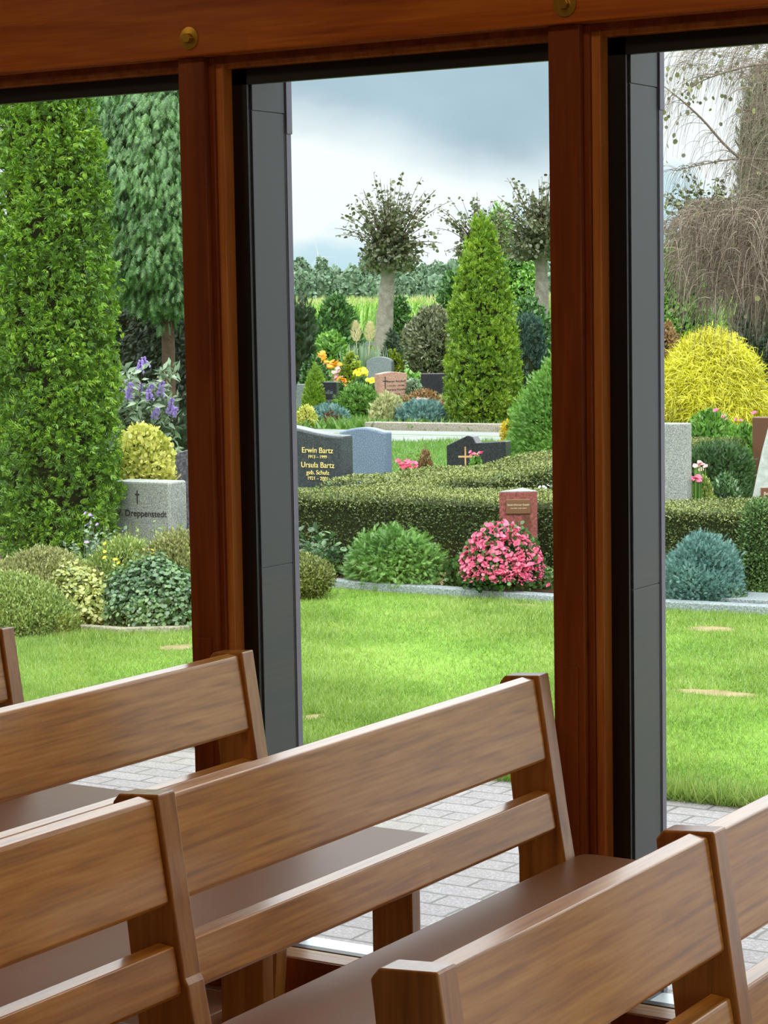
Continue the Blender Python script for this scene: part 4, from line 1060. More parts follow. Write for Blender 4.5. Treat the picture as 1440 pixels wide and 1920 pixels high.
plant('perennial_mound', 'tan-green fluffy perennial mound left of the left post above the ivy', 'shrub', 330, 1000, 150, 'dull', T_LEAF, .024, depth=11.9, shape='dome', cover=3.6, amp=.25, up=.7, cr=.7)
plant('perennial_mound', 'fine-leaved low shrub in front of the thuja at the left edge', 'shrub', 80, 1036, 250, 'dull', T_LEAF, .022, depth=11.9, shape='dome', cover=3.2, amp=.38, up=.7, cr=.75)
plant('perennial_mound', 'small-leaved yellow-green mound at the bottom left corner of the bed', 'shrub', 20, 1082, 230, 'meadow', T_LEAF, .022, depth=11.45, shape='mound', cover=3.4, amp=.25, up=.6, cr=.78)
stems_plant('perennial_plant', 'pale feathery sprigs standing before the thuja', 'flowering plant', 125, 1028, 12.0, 46, .22, 'pale', .022, seed=44, hvar=.4, lpn=24)
plant('ivy_mound', 'dense green ivy mound spilling over the curved kerb', 'ivy', 286, 1052, 250, 'ivy', T_ROUND, .032, base=1172, shape='mound', cover=3.4, amp=.12, freq=1.5, out=.35, up=-.25, rand=.8, cr=.84, squash=.62, cap=40000)
plant('ivy_mound', 'cream and yellow variegated ivy mound left of the green ivy', 'ivy', 135, 1064, 230, 'ivyvar', T_ROUND, .030, base=1166, shape='mound', cover=3.2, amp=.14, freq=1.5, out=.35, up=-.1, rand=.8, cr=.84, squash=.62, cap=40000)
pb, loc, h, TP = stems_plant('loosestrife_plant', 'yellow flower spikes rising out of the ivy bed', 'flowering plant', 230, 1032, 11.75, 9, .25, 'meadow', .03, seed=45, hvar=.5, lpn=10)
blossoms(pb, [above(px, py, 11.7) for px, py in ((197, 1020), (196, 1035), (286, 1032), (285, 1040), (222, 1056), (230, 1060), (216, 1050), (110, 1085), (196, 1046))], loc, L['yellow'], .014, label='small yellow flower')

plant('perennial_mound', 'soft green-yellow perennial mound between the violet asters and the granite headstone', 'shrub', 235, 1012, 180, 'meadow', T_LEAF, .024, depth=12.0, shape='dome', cover=2.6, amp=.35, up=.8, cr=.6)
# ------------------------------------------------------------------ front bed, middle window
ds, loc, h, w_, ppm = plant('dwarf_spruce', 'low spreading dwarf spruce in front of the long hedge', 'shrub', 738, 1000, 186, 'dwarfspruce', T_NEEDLE, .055, depth=12.95, shape='spread', cover=3.4, amp=.24, freq=3, out=.8, up=.05, rand=.6, cr=.72, squash=.5, cap=60000)
bg_, loc, h, w_, ppm = plant('begonia_plant', 'large round begonia covered in bright pink blossoms before the red pillar', 'flowering plant', 941, 985, 146, 'deep', T_ROUND, .036, depth=12.52, shape='dome', cover=2.2, amp=.06, out=.6, up=.3, cr=.78, lift=.07)
r_ = np.random.default_rng(55)
prof = np.array(SHAPES['dome']); pts = []
for k in range(98):
    t_ = 1 - r_.random() ** .8 * .86; th = r_.uniform(-2.9, .1); rr = np.interp(t_, prof[:, 0], prof[:, 1]) * w_ * 1.06
    pts.append((rr * math.cos(th), rr * math.sin(th), .08 + t_ * (h - .06) * 1.02))
blossoms(bg_, pts, loc, L['pink'], .0215, seed=56, petals=9, label='bright pink blossom', world=False)
n = 620; t_ = 1 - r_.random(n) ** .8 * .9; th = r_.uniform(-3.3, .5, n); rr = np.interp(t_, prof[:, 0], prof[:, 1]) * w_ * (1 + .06 * r_.random(n))
P = np.stack([rr * np.cos(th), rr * np.sin(th), .07 + t_ * (h - .06)], 1); N = unit(np.stack([np.cos(th), np.sin(th), .6 + 0 * th], 1))
o = grow('blossom_mass', np.repeat(P, 3, 0) + r_.normal(size=(n * 3, 3)) * .006, np.repeat(N, 3, 0), T_ROUND, .017, L['pink'], bg_, .5, .1, .9, seed=57, wide=1.1); o['kind'] = 'stuff'
gcv = [(905, 1062, 150, 11.25, 'left of and below the pink begonia'), (1010, 1068, 120, 11.3, 'right of the pink begonia at the post')]
for (px, top, wp, yy, wh) in gcv:
    q = on_bed(px, yy); plant('ground_cover_plant', 'low leafy green ground cover ' + wh, 'ground cover', px, top, wp, 'groundcover', T_ROUND, .036, depth=q.dot(fw0), shape='mound', cover=2.6, amp=.25, freq=3, out=.5, up=.3, rand=.8, cr=.7, squash=.6)
plant('hosta_plant', 'small leafy plant between the dwarf spruce and the begonia', 'shrub', 862, 1050, 60, 'deep', T_ROUND, .04, depth=12.8, shape='dome', cover=2.4, amp=.25, out=.6, up=.3, cr=.6)
plant('box_shrub', 'small round box shrub beside the dark cladding at the lawn edge', 'shrub', 566, 1044, 116, 'hedgetop', T_LEAF, .02, depth=12.6, shape='ball', cover=4.0, amp=.08, out=.5, up=.4, cr=.86)
stems_plant('leafy_shrub', 'loose broad-leaved shrub growing against the hedge beside the dark cladding', 'shrub', 600, 985, 13.45, 22, .17, 'ivy', .05, seed=46, hvar=.5, lpn=16, tm=T_ROUND)
stems_plant('leafy_shrub', 'pale sprout standing at the foot of the gold-lettered headstone', 'shrub', 578, 893, 14.2, 10, .06, 'green', .05, seed=47, hvar=.3, lpn=10)
yf = empty('marigold', on_bed(926, 10.99)); tag(yf, 'single yellow flower in the ground cover below the begonia', 'flower')
blossoms(yf, [(0, -.03, .07)], Vector((0, 0, 0)), L['yellow'], .014, world=False, name='blossom'); stem(yf, (0, 0, 0), (0, -.03, .07), .002, .0015, L['groundcover'])
for k, (px, dy) in enumerate(((965, 11.0), (955, 10.985), (1108 - 80, 11.02))):
    o = empty('fallen_blossom', on_bed(px, dy) + Vector((0, 0, .05))); tag(o, 'fallen pink blossom on the kerb below the begonia', 'flower', 'fallen pink blossoms on the kerb')
    blossoms(o, [(0, 0, 0)], Vector((0, 0, 0)), L['pink'], .02, world=False, seed=60 + k)
wf, loc, h, TP = stems_plant('white_flowers', 'white flowers behind the hedge right of the red pillar', 'flowering plant', 1024, 916, 14.4, 10, .12, 'green', .03, seed=48, hvar=.15, lpn=8)
blossoms(wf, [above(px, py, 14.3) for px, py in ((1012, 914), (1019, 913), (1028, 911), (1034, 913), (1023, 916), (1007, 917))], loc, L['white'], .016)

# ------------------------------------------------------------------ behind the hedge, middle window
pk, loc, h, w_, ppm = plant('begonia_plant', 'small pink flowers right of the blue-grey headstone', 'flowering plant', 762, 868, 46, 'green', T_ROUND, .04, depth=17.2, shape='dome', cover=1.6, amp=.1, cr=.6)
blossoms(pk, [above(745 + (k * 7) % 36, 864 + (k * 11) % 20, 17.0) for k in range(16)], loc, L['pink'], .026)
stems_plant('ornamental_grass', 'yellowish tuft of grass behind the hedge beside the small pink flowers', 'grass tuft', 784, 838, 17.8, 60, .09, 'meadow', .05, seed=49, hvar=.4, lpn=6, wide=.4)
plant('withered_shrub', 'brownish dried seed-head plant behind the hedge', 'shrub', 798, 842, 44, 'brown', T_LEAF, .03, depth=17.8, shape='spire', cover=1.6, amp=.2, cr=.4, up=.8)
p2, loc, h, w_, ppm = plant('begonia_plant', 'tiny pink flowers in front of the low black stone', 'flowering plant', 892, 849, 30, 'green', T_ROUND, .03, depth=18.9, shape='dome', cover=1.4, amp=.1, cr=.5)
blossoms(p2, [above(882 + (k * 7) % 24, 848 + (k * 3) % 8, 18.8) for k in range(8)], loc, L['pink'], .022)
plant('dwarf_conifer', 'full green dwarf conifer against the right post behind the hedge', 'shrub', 1046, 672, 190, 'green', T_NEEDLE, .06, depth=22, shape='cone', cover=3.6, amp=.10, freq=3, out=.8, up=.3, rand=.5, cr=.85, cap=50000)
plant('golden_shrub', 'small bright yellow shrub left of the full dwarf conifer', 'shrub', 955, 786, 30, 'brightgold', T_FROND, .05, depth=22.6, shape='column', cover=3, amp=.15)

# ------------------------------------------------------------------ across the path, middle window
gt, loc, h, w_, ppm = plant('golden_thuja', 'tall golden-green thuja cone in the centre of the cemetery view', 'tree', 905, 400, 136, 'goldthuja', T_FROND, .085, base=797, shape='spire', cover=3.8, amp=.07, freq=2.5, out=.55, up=.6, rand=.5, cr=.82, cap=150000, clump=1.6, per=12, leafk=.8)
plant('columnar_juniper', 'blunt blue-green columnar conifer right of the golden thuja', 'tree', 991, 588, 62, 'bluegreen', T_FROND, .10, base=775, shape='column', cover=3.4, amp=.06, out=.35, up=.9, rand=.35, cr=.88)
plant('spreading_juniper', 'blue-green creeping juniper behind the sandstone kerb', 'shrub', 790, 758, 100, 'bluejuniper', T_NEEDLE, .10, base=797, shape='spread', cover=3.4, amp=.22, freq=3, out=.6, up=.3, cr=.8, squash=.7)
plant('variegated_shrub', 'pale cream-variegated shrub in front of the pink headstone', 'shrub', 728, 744, 66, 'pale', T_LEAF, .085, base=796, shape='dome', cover=3.4, amp=.15, out=.8, up=.9, cr=.75)
plant('rounded_conifer', 'bright green rounded bush before the pink headstone on the left', 'shrub', 672, 727, 90, 'green', T_FROND, .09, base=786, shape='dome', cover=3.8, amp=.10, freq=3, out=.6, up=.5, cr=.86)
plant('clipped_mound', 'smooth dark green mound between the yellow flowers and the pink headstone', 'shrub', 681, 709, 44, 'deep', T_LEAF, .05, base=745, shape='dome', cover=4, amp=.03, cr=.9)
plant('cone_conifer', 'small yellow-green cone-shaped conifer in front of the black headstone', 'shrub', 592, 686, 46, 'goldthuja', T_NEEDLE, .07, base=778, shape='cone', cover=4, amp=.06, out=.6, up=.6, cr=.86)
plant('spreading_juniper', 'blue-grey creeping juniper below the cone-shaped conifer', 'shrub', 612, 765, 80, 'bluejuniper', T_NEEDLE, .09, base=796, shape='spread', cover=3, amp=.25, cr=.75, squash=.7)
plant('withered_shrub', 'reddish-brown withered patch in the creeping juniper', 'shrub', 624, 775, 34, 'brown', T_LEAF, .07, base=797, shape='dome', cover=3, amp=.2, cr=.7)
plant('perennial_plant', 'yellow-green low perennials at the left edge of the middle window', 'flowering plant', 574, 762, 34, 'yellowvar', T_LEAF, .07, base=800, shape='dome', cover=2.6, amp=.25, cr=.6)
rf, loc, h, w_, ppm = plant('heather_patch', 'rust and cream coloured ground cover right of the pink headstone', 'ground cover', 795, 738, 84, 'rust', T_LEAF, .07, base=768, shape='mound', cover=3, amp=.15, cr=.8, squash=.6)
blossoms(rf, [above(783 + (k * 5) % 20, 752 + (k * 3) % 9, 34) for k in range(9)], loc, L['palepink'], .07)
plant('grey_ground_cover', 'silvery ground cover right beside the pink headstone', 'ground cover', 775, 712, 44, 'buddleia', T_LEAF, .07, base=756, shape='mound', cover=2, amp=.25, cr=.6, squash=.6)
plant('rounded_conifer', 'green rounded shrub left of the rounded bright bush beside the black headstone', 'shrub', 634, 716, 34, 'deep', T_FROND, .07, base=768, shape='dome', cover=3.6, amp=.08, cr=.86)
plant('rounded_conifer', 'dark green bush behind the cone-shaped conifer', 'shrub', 590, 672, 56, 'deep', T_LEAF, .09, base=758, shape='dome', cover=3.2, amp=.12, cr=.84)
plant('hinoki_cypress', 'lime green layered dwarf cypress beside the orange flowers', 'shrub', 658, 664, 46, 'limegold', T_FROND, .12, base=728, shape='spire', cover=3, amp=.28, freq=4, cr=.6)
plant('hinoki_cypress', 'lime green tufted dwarf cypress right of the rounded grey headstone', 'shrub', 740, 654, 34, 'limegold', T_FROND, .13, base=720, shape='spire', cover=2.6, amp=.35, freq=5, cr=.5)
plant('hinoki_cypress', 'small lime green tuft above the low grey-green headstone', 'shrub', 697, 648, 12, 'limegold', T_FROND, .10, base=690, shape='ball', cover=3, amp=.2, cr=.6)
plant('golden_shrub', 'orange-yellow flower column at the left of the middle window', 'shrub', 597, 664, 18, 'brightgold', T_FROND, .09, base=715, shape='spire', cover=3, amp=.2, cr=.6)
def flower_clump(label, px, py, n, sx__, sy__, mat, size, depth, seed, fm='green'):
    q = np.random.default_rng(seed); loc, h, ppm = place(px, py - sy__, None, depth)
    root = empty('flower_clump', loc); tag(root, label, 'flowers')
    pts = [above(px + q.normal() * sx__ * .5, py + q.normal() * sy__ * .5, depth + q.uniform(-.2, .2)) for _ in range(n)]
    blossoms(root, pts, loc, L[mat], size, seed=seed)
    cv = [(np.array([[v.x - loc.x + q.normal() * .02, v.y - loc.y, 0.0], [(v.x - loc.x), v.y - loc.y, (v.z - loc.z) * .6], list(v - loc)]), .008, .005) for v in pts]
    curves_mesh('stems', cv, L[fm], root, 3)
flower_clump('orange daylilies left of the lime green cypress', 619, 686, 14, 22, 9, 'orange', .085, 44, 71)
flower_clump('orange daylilies at the foot of the grey slanted headstone', 602, 671, 10, 12, 14, 'orange', .085, 46, 72)
flower_clump('pale pink flower cluster between the orange daylilies', 629, 704, 18, 16, 10, 'palepink', .06, 42, 73)
flower_clump('orange and yellow flowers low beside the clipped mound', 638, 716, 12, 16, 9, 'orange', .075, 41, 74)
flower_clump('round cluster of bright yellow flowers left of the rounded grey headstone', 678, 700, 20, 18, 6, 'yellow', .075, 41, 75)
flower_clump('few yellow flowers beside the pink headstone', 695, 714, 5, 8, 3, 'yellow', .06, 39, 76)
flower_clump('pale blue-white flowers right of the pink headstone', 770, 716, 7, 6, 10, 'white', .05, 39, 77)
flower_clump('pink flowers at the left edge beside the dark slab', 566, 742, 6, 5, 10, 'palepink', .07, 38, 78)
plant('leafy_shrub', 'leafy green plant left of the black headstone under the olive bush', 'shrub', 778, 700, 34, 'green', T_LEAF, .14, base=735, shape='dome', cover=1.6, amp=.3, cr=.5)
plant('olive_bush', 'big grey-olive rounded bush left of the golden thuja', 'shrub', 812, 578, 108, 'olive', T_LEAF, .13, base=None, depth=46, shape='ball', cover=2.8, amp=.20, freq=2, out=.6, up=.4, cr=.8, cap=40000)
plant('columnar_yew', 'dark columnar yew at the left edge of the middle window', 'tree', 566, 556, 42, 'darkyew', T_SPRAY, .22, base=738, shape='column', cover=3, amp=.08, up=.8, cr=.85)
plant('leafy_bush', 'leafy green bush in front of the maize field', 'shrub', 630, 556, 84, 'deep', T_LEAF, .20, base=690, shape='dome', cover=2.4, amp=.28, freq=3, out=.8, up=.6, cr=.72)
plant('leafy_bush', 'pale green rounded bush below the big leafy bush', 'shrub', 622, 626, 70, 'green', T_LEAF, .15, base=700, shape='dome', cover=2.6, amp=.2, cr=.75)
plant('columnar_yew', 'dark green bush right behind the linden trunk', 'shrub', 749, 558, 34, 'deep', T_LEAF, .22, base=662, shape='column', cover=3, amp=.12, cr=.85)
plant('cone_conifer', 'dark cone-shaped conifer at the foot of the linden trunk', 'shrub', 735, 619, 36, 'darkyew', T_SPRAY, .14, base=702, shape='cone', cover=3.4, amp=.05, cr=.9)
plant('leafy_tree', 'light green leafy tree behind the golden thuja', 'tree', 968, 470, 96, 'green', T_LEAF, .26, depth=75, shape='ball', cover=2.6, amp=.2, cr=.75, up=-.3)
plant('leafy_tree', 'green treetop between golden thuja and the sparse linden', 'tree', 935, 388, 70, 'green', T_LEAF, .28, depth=95, shape='ball', cover=2.2, amp=.25, cr=.7, lift=.2)
plant('leafy_bush', 'dark green bush under the light leafy tree', 'shrub', 990, 560, 90, 'deep', T_LEAF, .22, depth=60, shape='dome', cover=2.6, amp=.15, cr=.8)
plant('leafy_bush', 'blue-green bush left of the golden thuja against the far wood', 'shrub', 850, 505, 60, 'deep', T_LEAF, .25, depth=70, shape='dome', cover=2.4, amp=.2, cr=.78)

# pampas grass
loc, h, ppm = place(680, 604, None, 50)
pg = empty('pampas_grass', loc); tag(pg, 'pampas grass with two cream plumes left of the linden trunk', 'grass')
q = np.random.default_rng(80); cv = []
n = 260; a = q.uniform(0, 6.28, n); G = np.stack([np.cos(a) * .5, np.sin(a) * .5, np.ones(n)], 1)
P = np.stack([q.normal(0, .12, n), q.normal(0, .12, n), np.zeros(n)], 1)
scatter('foliage', P, G, unit(np.stack([np.cos(a), np.sin(a), 0 * a + .2], 1)), .75 * q.uniform(.6, 1.2, n), T_LONG, L['buddleia'], pg, wide=.5)
for k, (px, t0, t1) in enumerate(((668, 602, 640), (693, 603, 640))):
    a_, b_ = above(px, t1, 50) - loc, above(px + (1 if k else -1), t0, 50) - loc
    cv = [(np.array([[a_.x * .3, a_.y, 0], list(a_), list(b_)]), .012, .006)]
    curves_mesh('stalk', cv, L['plume'], pg, 4)
    n = 700; t_ = q.random(n); th = q.uniform(0, 6.28, n); rr = .095 * np.sin(np.clip(t_ * .9 + .12, 0, 1) * np.pi) ** .8
    P = np.stack([a_.x + (b_.x - a_.x) * t_ + rr * np.cos(th), a_.y + (b_.y - a_.y) * t_ + rr * np.sin(th), a_.z + (b_.z - a_.z) * t_ * .93], 1)
    N = unit(np.stack([np.cos(th), np.sin(th), 1.2 + 0 * th], 1))
    scatter('plume', P, N, unit(np.stack([np.cos(th), np.sin(th), -.5 + 0 * th], 1)), .09 * q.uniform(.6, 1.2, n), T_BLADE, L['plume'], pg, wide=.12)

# pollarded lindens
def linden(label, px_trunk, base, px_crown, ctop, cbot, cwid, depth, trunk_w, seed, knob_y, n_sh=110, dens=1.0, show_trunk=True, lean=0):
    loc, h, ppm = place(px_trunk, ctop, None, depth)
    root = empty('linden_tree', loc); tag(root, label, 'tree')
    q = np.random.default_rng(seed)
    top = above(px_crown, knob_y, depth) - loc; tw = trunk_w / 2 / ppm
    cr_ = cwid / 2 / ppm; ch = (cbot - ctop) / ppm
    mb = MB(); pts = []; rads = []
    for i in range(13):
        t_ = i / 12; pts.append(Vector((top.x * t_ ** 1.3, top.y * t_ ** 1.3, -.1 + (top.z + .1) * t_))); rads.append(tw * (1.22 - .45 * t_ + .9 * max(0, t_ - .86) * 4 * .5 + .035 * math.sin(i * 2.1 + seed)))
    mb.tube(pts, rads, 18); mb.build('trunk', M['bark_grey'], root, smooth=True)
    cv = []; LP = []; LG = []
    for k in range(n_sh):
        a = q.uniform(0, 6.28); el = q.uniform(-.15, 1.45) if k % 3 else q.uniform(.7, 1.5)
        ln = (cr_ * math.cos(el) + ch * .78 * max(math.sin(el), 0) + .1) * q.uniform(.45, 1.08)
        d = np.array([math.cos(a) * math.cos(el), math.sin(a) * math.cos(el), math.sin(el)])
        t_ = np.linspace(0, 1, 8)[:, None]; s0 = np.array(top) + d * np.array([tw, tw, tw]) * .6
        pts_ = s0 + d * ln * t_ + np.array([0, 0, 1.0]) * (ln * .16 * np.sin(t_ * 3.14) * math.cos(el)) + q.normal(size=3) * .06 * t_
        cv.append((pts_, .017, .005))
        m_ = int((9 + 20 * (1 if ln < cr_ * .8 else .55)) * dens)
        for j in range(m_):
            u = q.random() ** .75 * .98; i = min(6, int(u * 7)); pp = pts_[i] + (pts_[i + 1] - pts_[i]) * (u * 7 - i)
            LP.append(pp + q.normal(size=3) * .05); LG.append([q.normal(), q.normal(), q.normal() * .5 - .35])
    n2 = int(1900 * dens)            # dense lower leaf mass
    a = q.uniform(0, 6.28, n2); zc = q.random(n2) ** 1.2; rr = cr_ * .76 * np.sqrt(q.random(n2)) * np.sin(np.clip(zc * .75 + .3, 0, 1) * np.pi)
    PP = np.stack([top.x + rr * np.cos(a), top.y + rr * np.sin(a), top.z - ch * .12 + zc * ch * .62], 1)
    LP = np.concatenate([np.array(LP), PP]); LG = np.concatenate([np.array(LG), q.normal(size=(n2, 3)) + [0, 0, -.3]])
    curves_mesh('branches', cv, M['bark_brown'], root, 4)
    scatter('foliage', LP, unit(LG), unit(q.normal(size=LP.shape) * .8 + [0, 0, 1]), .125 * q.uniform(.6, 1.2, len(LP)), T_ROUND, L['linden'], root, wide=1.0)
    return root
linden('pollarded linden with a bare grey trunk standing left of the golden thuja', 713, 665, 730, 356, 512, 150, 66, 31, 91, 488)
linden('pollarded linden partly hidden by the right post', 1016, 665, 1014, 346, 478, 176, 62, 27, 92, 470)
linden('thin-leaved linden crown rising behind the golden thuja', 905, 650, 900, 368, 478, 118, 74, 26, 93, 478, n_sh=90, dens=.7)
linden('linden crown behind the weeping birch in the right window', 1330, 640, 1330, 325, 470, 160, 60, 28, 94, 470, n_sh=120, dens=1.1)

# maize field
q = np.random.default_rng(95); P = []; G = []; cv = []; TP = []
rows = 13
for rrow in range(rows):
    dep = 92 + rrow * .75 if rrow < 9 else 99 + (rrow - 8) * 3.0
    for px in np.arange(470, 1540, .16 * FOCAL / dep * 1.25):
        v = at(px + q.normal() * 2, dep + q.normal() * .12, -.05); hh = 1.62 + q.normal() * .07
        x, y = v.x, v.y
        for j in range(9):
            a = q.uniform(0, 6.28); P.append((x, y, .1 + hh * (.12 + .82 * j / 9))); G.append((math.cos(a) * .6, math.sin(a) * .6, 1.0))
        P.append((x, y, -.05)); G.append((0.0, .01, 1.0))
        TP.append((x, y, hh))
P = np.array(P); G = unit(np.array(G)); n = len(P)
mz = empty('maize_field', at(760, 92, -.05)); tag(mz, 'long field of tall green maize in front of the far wood', 'maize field', kind='stuff')
S = .52 * q.uniform(.75, 1.15, n); S[9::10] = 1.75
o = scatter('maize_leaves', P - np.array(mz.location), G, unit(np.cross(G, q.normal(size=(n, 3)))), S, T_LONG, L['corn'], mz, wide=.8)
TP = np.array(TP); TPr = np.repeat(TP, 4, 0); n = len(TPr)
scatter('tassels', TPr - np.array(mz.location), unit(np.stack([q.normal(0, .3, n), q.normal(0, .3, n), np.ones(n)], 1)), unit(q.normal(size=(n, 3))), .30 * q.uniform(.7, 1.2, n), T_BLADE, L['tassel'], mz, wide=.08)
fb = MB(); a_, b_ = at(420, 100, 0), at(1600, 100, 0); c_, d_ = at(1600, 190, 0), at(420, 190, 0)
fb.prism([(a_.x, a_.y), (b_.x, b_.y), (c_.x, c_.y), (d_.x, d_.y)], 'Z', -.05, 1.6); o = fb.build('field_depth', L['corn'], mz); o.location = -mz.location

# far wood
q = np.random.default_rng(97)
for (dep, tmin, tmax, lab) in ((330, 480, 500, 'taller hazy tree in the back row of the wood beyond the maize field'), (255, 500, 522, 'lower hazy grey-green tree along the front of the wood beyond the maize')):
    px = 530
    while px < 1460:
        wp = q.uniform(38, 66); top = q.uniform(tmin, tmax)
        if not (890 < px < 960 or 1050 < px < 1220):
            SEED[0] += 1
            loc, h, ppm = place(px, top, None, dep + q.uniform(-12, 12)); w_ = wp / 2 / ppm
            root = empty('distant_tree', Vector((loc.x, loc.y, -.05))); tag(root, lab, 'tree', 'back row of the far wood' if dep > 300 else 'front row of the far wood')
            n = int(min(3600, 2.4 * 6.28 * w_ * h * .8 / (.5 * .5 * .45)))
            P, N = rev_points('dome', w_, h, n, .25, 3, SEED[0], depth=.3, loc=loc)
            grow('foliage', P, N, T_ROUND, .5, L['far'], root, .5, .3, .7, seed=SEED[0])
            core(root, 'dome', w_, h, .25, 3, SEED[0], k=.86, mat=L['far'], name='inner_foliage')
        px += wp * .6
# damp air over the fields
mt, t, out = material('damp_air')
vs = t.n('ShaderNodeVolumeScatter', {'Color': (.86, .95, 1.0, 1), 'Density': .0075}); t.t.links.new(vs.outputs[0], out.inputs['Volume'])
hz = MB(); a_, b_ = at(300, 205, 0), at(1700, 205, 0); c_, d_ = at(1700, 350, 0), at(300, 350, 0)
hz.prism([(a_.x, a_.y), (b_.x, b_.y), (c_.x, c_.y), (d_.x, d_.y)], 'Z', -.04, 12.0); ho = hz.build('haze', mt)
tag(ho, 'thin damp haze lying over the far fields and wood', 'haze', kind='stuff')

# wind turbine
dep = 4400; hub = above(597.5, 481, dep)
wt = empty('wind_turbine', (hub.x, hub.y, 0), YAW); tag(wt, 'darkened grey-blue three-bladed wind turbine on the horizon', 'wind turbine')
mb = MB(); mb.tube([(0, 3, 0), (0, 3, hub.z * .5), (0, 3, hub.z)], [3.6, 2.7, 1.9], 16); mb.build('tower', M['turbine'], wt, smooth=True)
mb = MB(); mb.box(-2, 2, -4, 8, hub.z - 2.2, hub.z + 2.4); nc = mb.build('nacelle', M['turbine'], wt, bevel=.6)
mb = MB(); mb.lathe([(0, 2.4), (2, 2.2), (4, .6)], n=14); hb_ = mb.build('hub', M['turbine'], wt, smooth=True); hb_.location = (0, -4, hub.z); hb_.rotation_euler = (R(90), 0, 0)
for ang in (101, 232, -3):
    V = []; ln = 41 if ang != -3 else 36
    for t_, c_, th_ in ((0, 1.0, .9), (.08, 1.2, .9), (.2, 2.3, .7), (.5, 1.5, .4), (.8, .9, .2), (1, .25, .08)):
        r_2 = 1.5 + ln * t_; V += [(r_2, -th_, c_ * .45), (r_2, 0, c_), (r_2, th_, -c_ * .1), (r_2, 0, -c_ * .8)]
    F = [(4 * i + j, 4 * i + (j + 1) % 4, 4 * i + 4 + (j + 1) % 4, 4 * i + 4 + j) for i in range(5) for j in range(4)] + [(3, 2, 1, 0), (20, 21, 22, 23)]
    b_ = link('rotor_blade', V, F, M['turbine'], hb_, True); b_.rotation_euler = (0, 0, R(ang))

# ------------------------------------------------------------------ right window
plant('blue_juniper', 'blue-green spiky juniper in front of the hedge in the right window', 'shrub', 1316, 1006, 136, 'bluejuniper', T_NEEDLE, .038, depth=12.05, shape='dome', cover=3.8, amp=.42, freq=2.6, out=.7, up=.5, rand=.5, cr=.78, cap=50000)
plant('cotoneaster_shrub', 'small-leaved shrub climbing over the hedge at the right edge', 'shrub', 1428, 936, 90, 'groundcover', T_LEAF, .024, depth=12.35, shape='column', cover=3, amp=.18, out=.6, up=.2, cr=.75, cap=50000)
for (px, top, wp, yy, wh) in ((1282, 1085, 90, 11.08, 'at the foot of the blue juniper'), (1345, 1092, 90, 11.1, 'along the kerb right of the blue juniper'), (1408, 1082, 70, 11.5, 'below the small-leaved shrub at the right edge')):
    q_ = on_bed(px, yy); plant('ground_cover_plant', 'pale green low ground cover ' + wh, 'ground cover', px, top, wp, 'groundcover', T_ROUND, .032, depth=q_.dot(fw0), shape='mound', cover=2.4, amp=.25, freq=3, out=.5, up=.3, rand=.8, cr=.7, squash=.5)
plant('gold_cypress', 'large bright yellow threadleaf cypress mound in the right window', 'shrub', 1334, 626, 204, 'gold', T_STRING, .13, base=806, shape='dome', cover=6, amp=.10, freq=2.5, out=.5, up=-.35, rand=.55, cr=.86, cap=150000, wide=1.0, clump=1.4, per=14, leafk=.9)
plant('leafy_shrub', 'fresh green shrub below the yellow cypress', 'shrub', 1330, 776, 120, 'green', T_LEAF, .065, depth=21, shape='dome', cover=3, amp=.2, freq=3, up=.6, cr=.78)
plant('leafy_shrub', 'light green shrub right of the granite headstone in the right window', 'shrub', 1400, 800, 90, 'green', T_LEAF, .065, depth=20.5, shape='dome', cover=3, amp=.2, freq=3, up=.6, cr=.78)
plant('yew_hedge', 'dark green clipped low yew behind the pink flowers', 'hedge', 1350, 838, 130, 'deep', T_NEEDLE, .05, depth=17.6, shape='column', cover=3, amp=.06, out=.5, up=.5, cr=.9, squash=.6)
plant('evergreen_shrub', 'dark low shrub with pale young shoots left of the pale pointed stone', 'shrub', 1362, 890, 66, 'ivy', T_LEAF, .045, depth=15.4, shape='dome', cover=2.2, amp=.3, up=.6, cr=.65)
plant('evergreen_shrub', 'fine pale green plant at the foot of the granite headstone in the right window', 'shrub', 1318, 893, 60, 'meadow', T_LEAF, .025, depth=14.6, shape='dome', cover=2.6, amp=.25, up=.7, cr=.65)
flower_clump('deep pink flowers right of the granite headstone in the right window', 1308, 898, 16, 11, 6, 'pink', .022, 14.4, 111)
flower_clump('pale pink flowers above the deep pink ones', 1312, 874, 9, 10, 8, 'palepink', .022, 14.8, 112)
def rose(label, px, py, depth, size, n, seed, mat='pink'):
    q = np.random.default_rng(seed); loc, h, ppm = place(px, py, None, depth); root = empty('rose', loc); tag(root, label, 'flower')
    pts = [above(px + q.normal() * 4 * (n > 1), py + q.normal() * 4 * (n > 1), depth) for _ in range(n)]
    blossoms(root, pts, loc, L[mat], size, seed=seed, petals=14)
    curves_mesh('stems', [(np.array([[q.normal() * .02, 0, 0], [(v - loc).x * .7, 0, (v - loc).z * .6], list(v - loc)]), .004, .003) for v in pts], L['green'], root, 3)
rose('single pink rose in front of the yellow cypress', 1342, 770, 20.2, .03, 1, 121)
rose('pair of pale pink roses right of the single pink rose', 1362, 782, 20.2, .026, 3, 122, 'palepink')
rose('pink rose above the green shrub, third from the left', 1384, 788, 20.2, .026, 2, 123)
rose('pink rose at the right edge beside the brown headstone', 1414, 775, 19.9, .028, 1, 124)
plant('leafy_tree', 'light green leafy tree at the left side of the right window', 'tree', 1262, 450, 150, 'green', T_LEAF, .15, depth=38, shape='dome', cover=2.6, amp=.22, freq=2.4, up=.1, cr=.78, cap=40000)
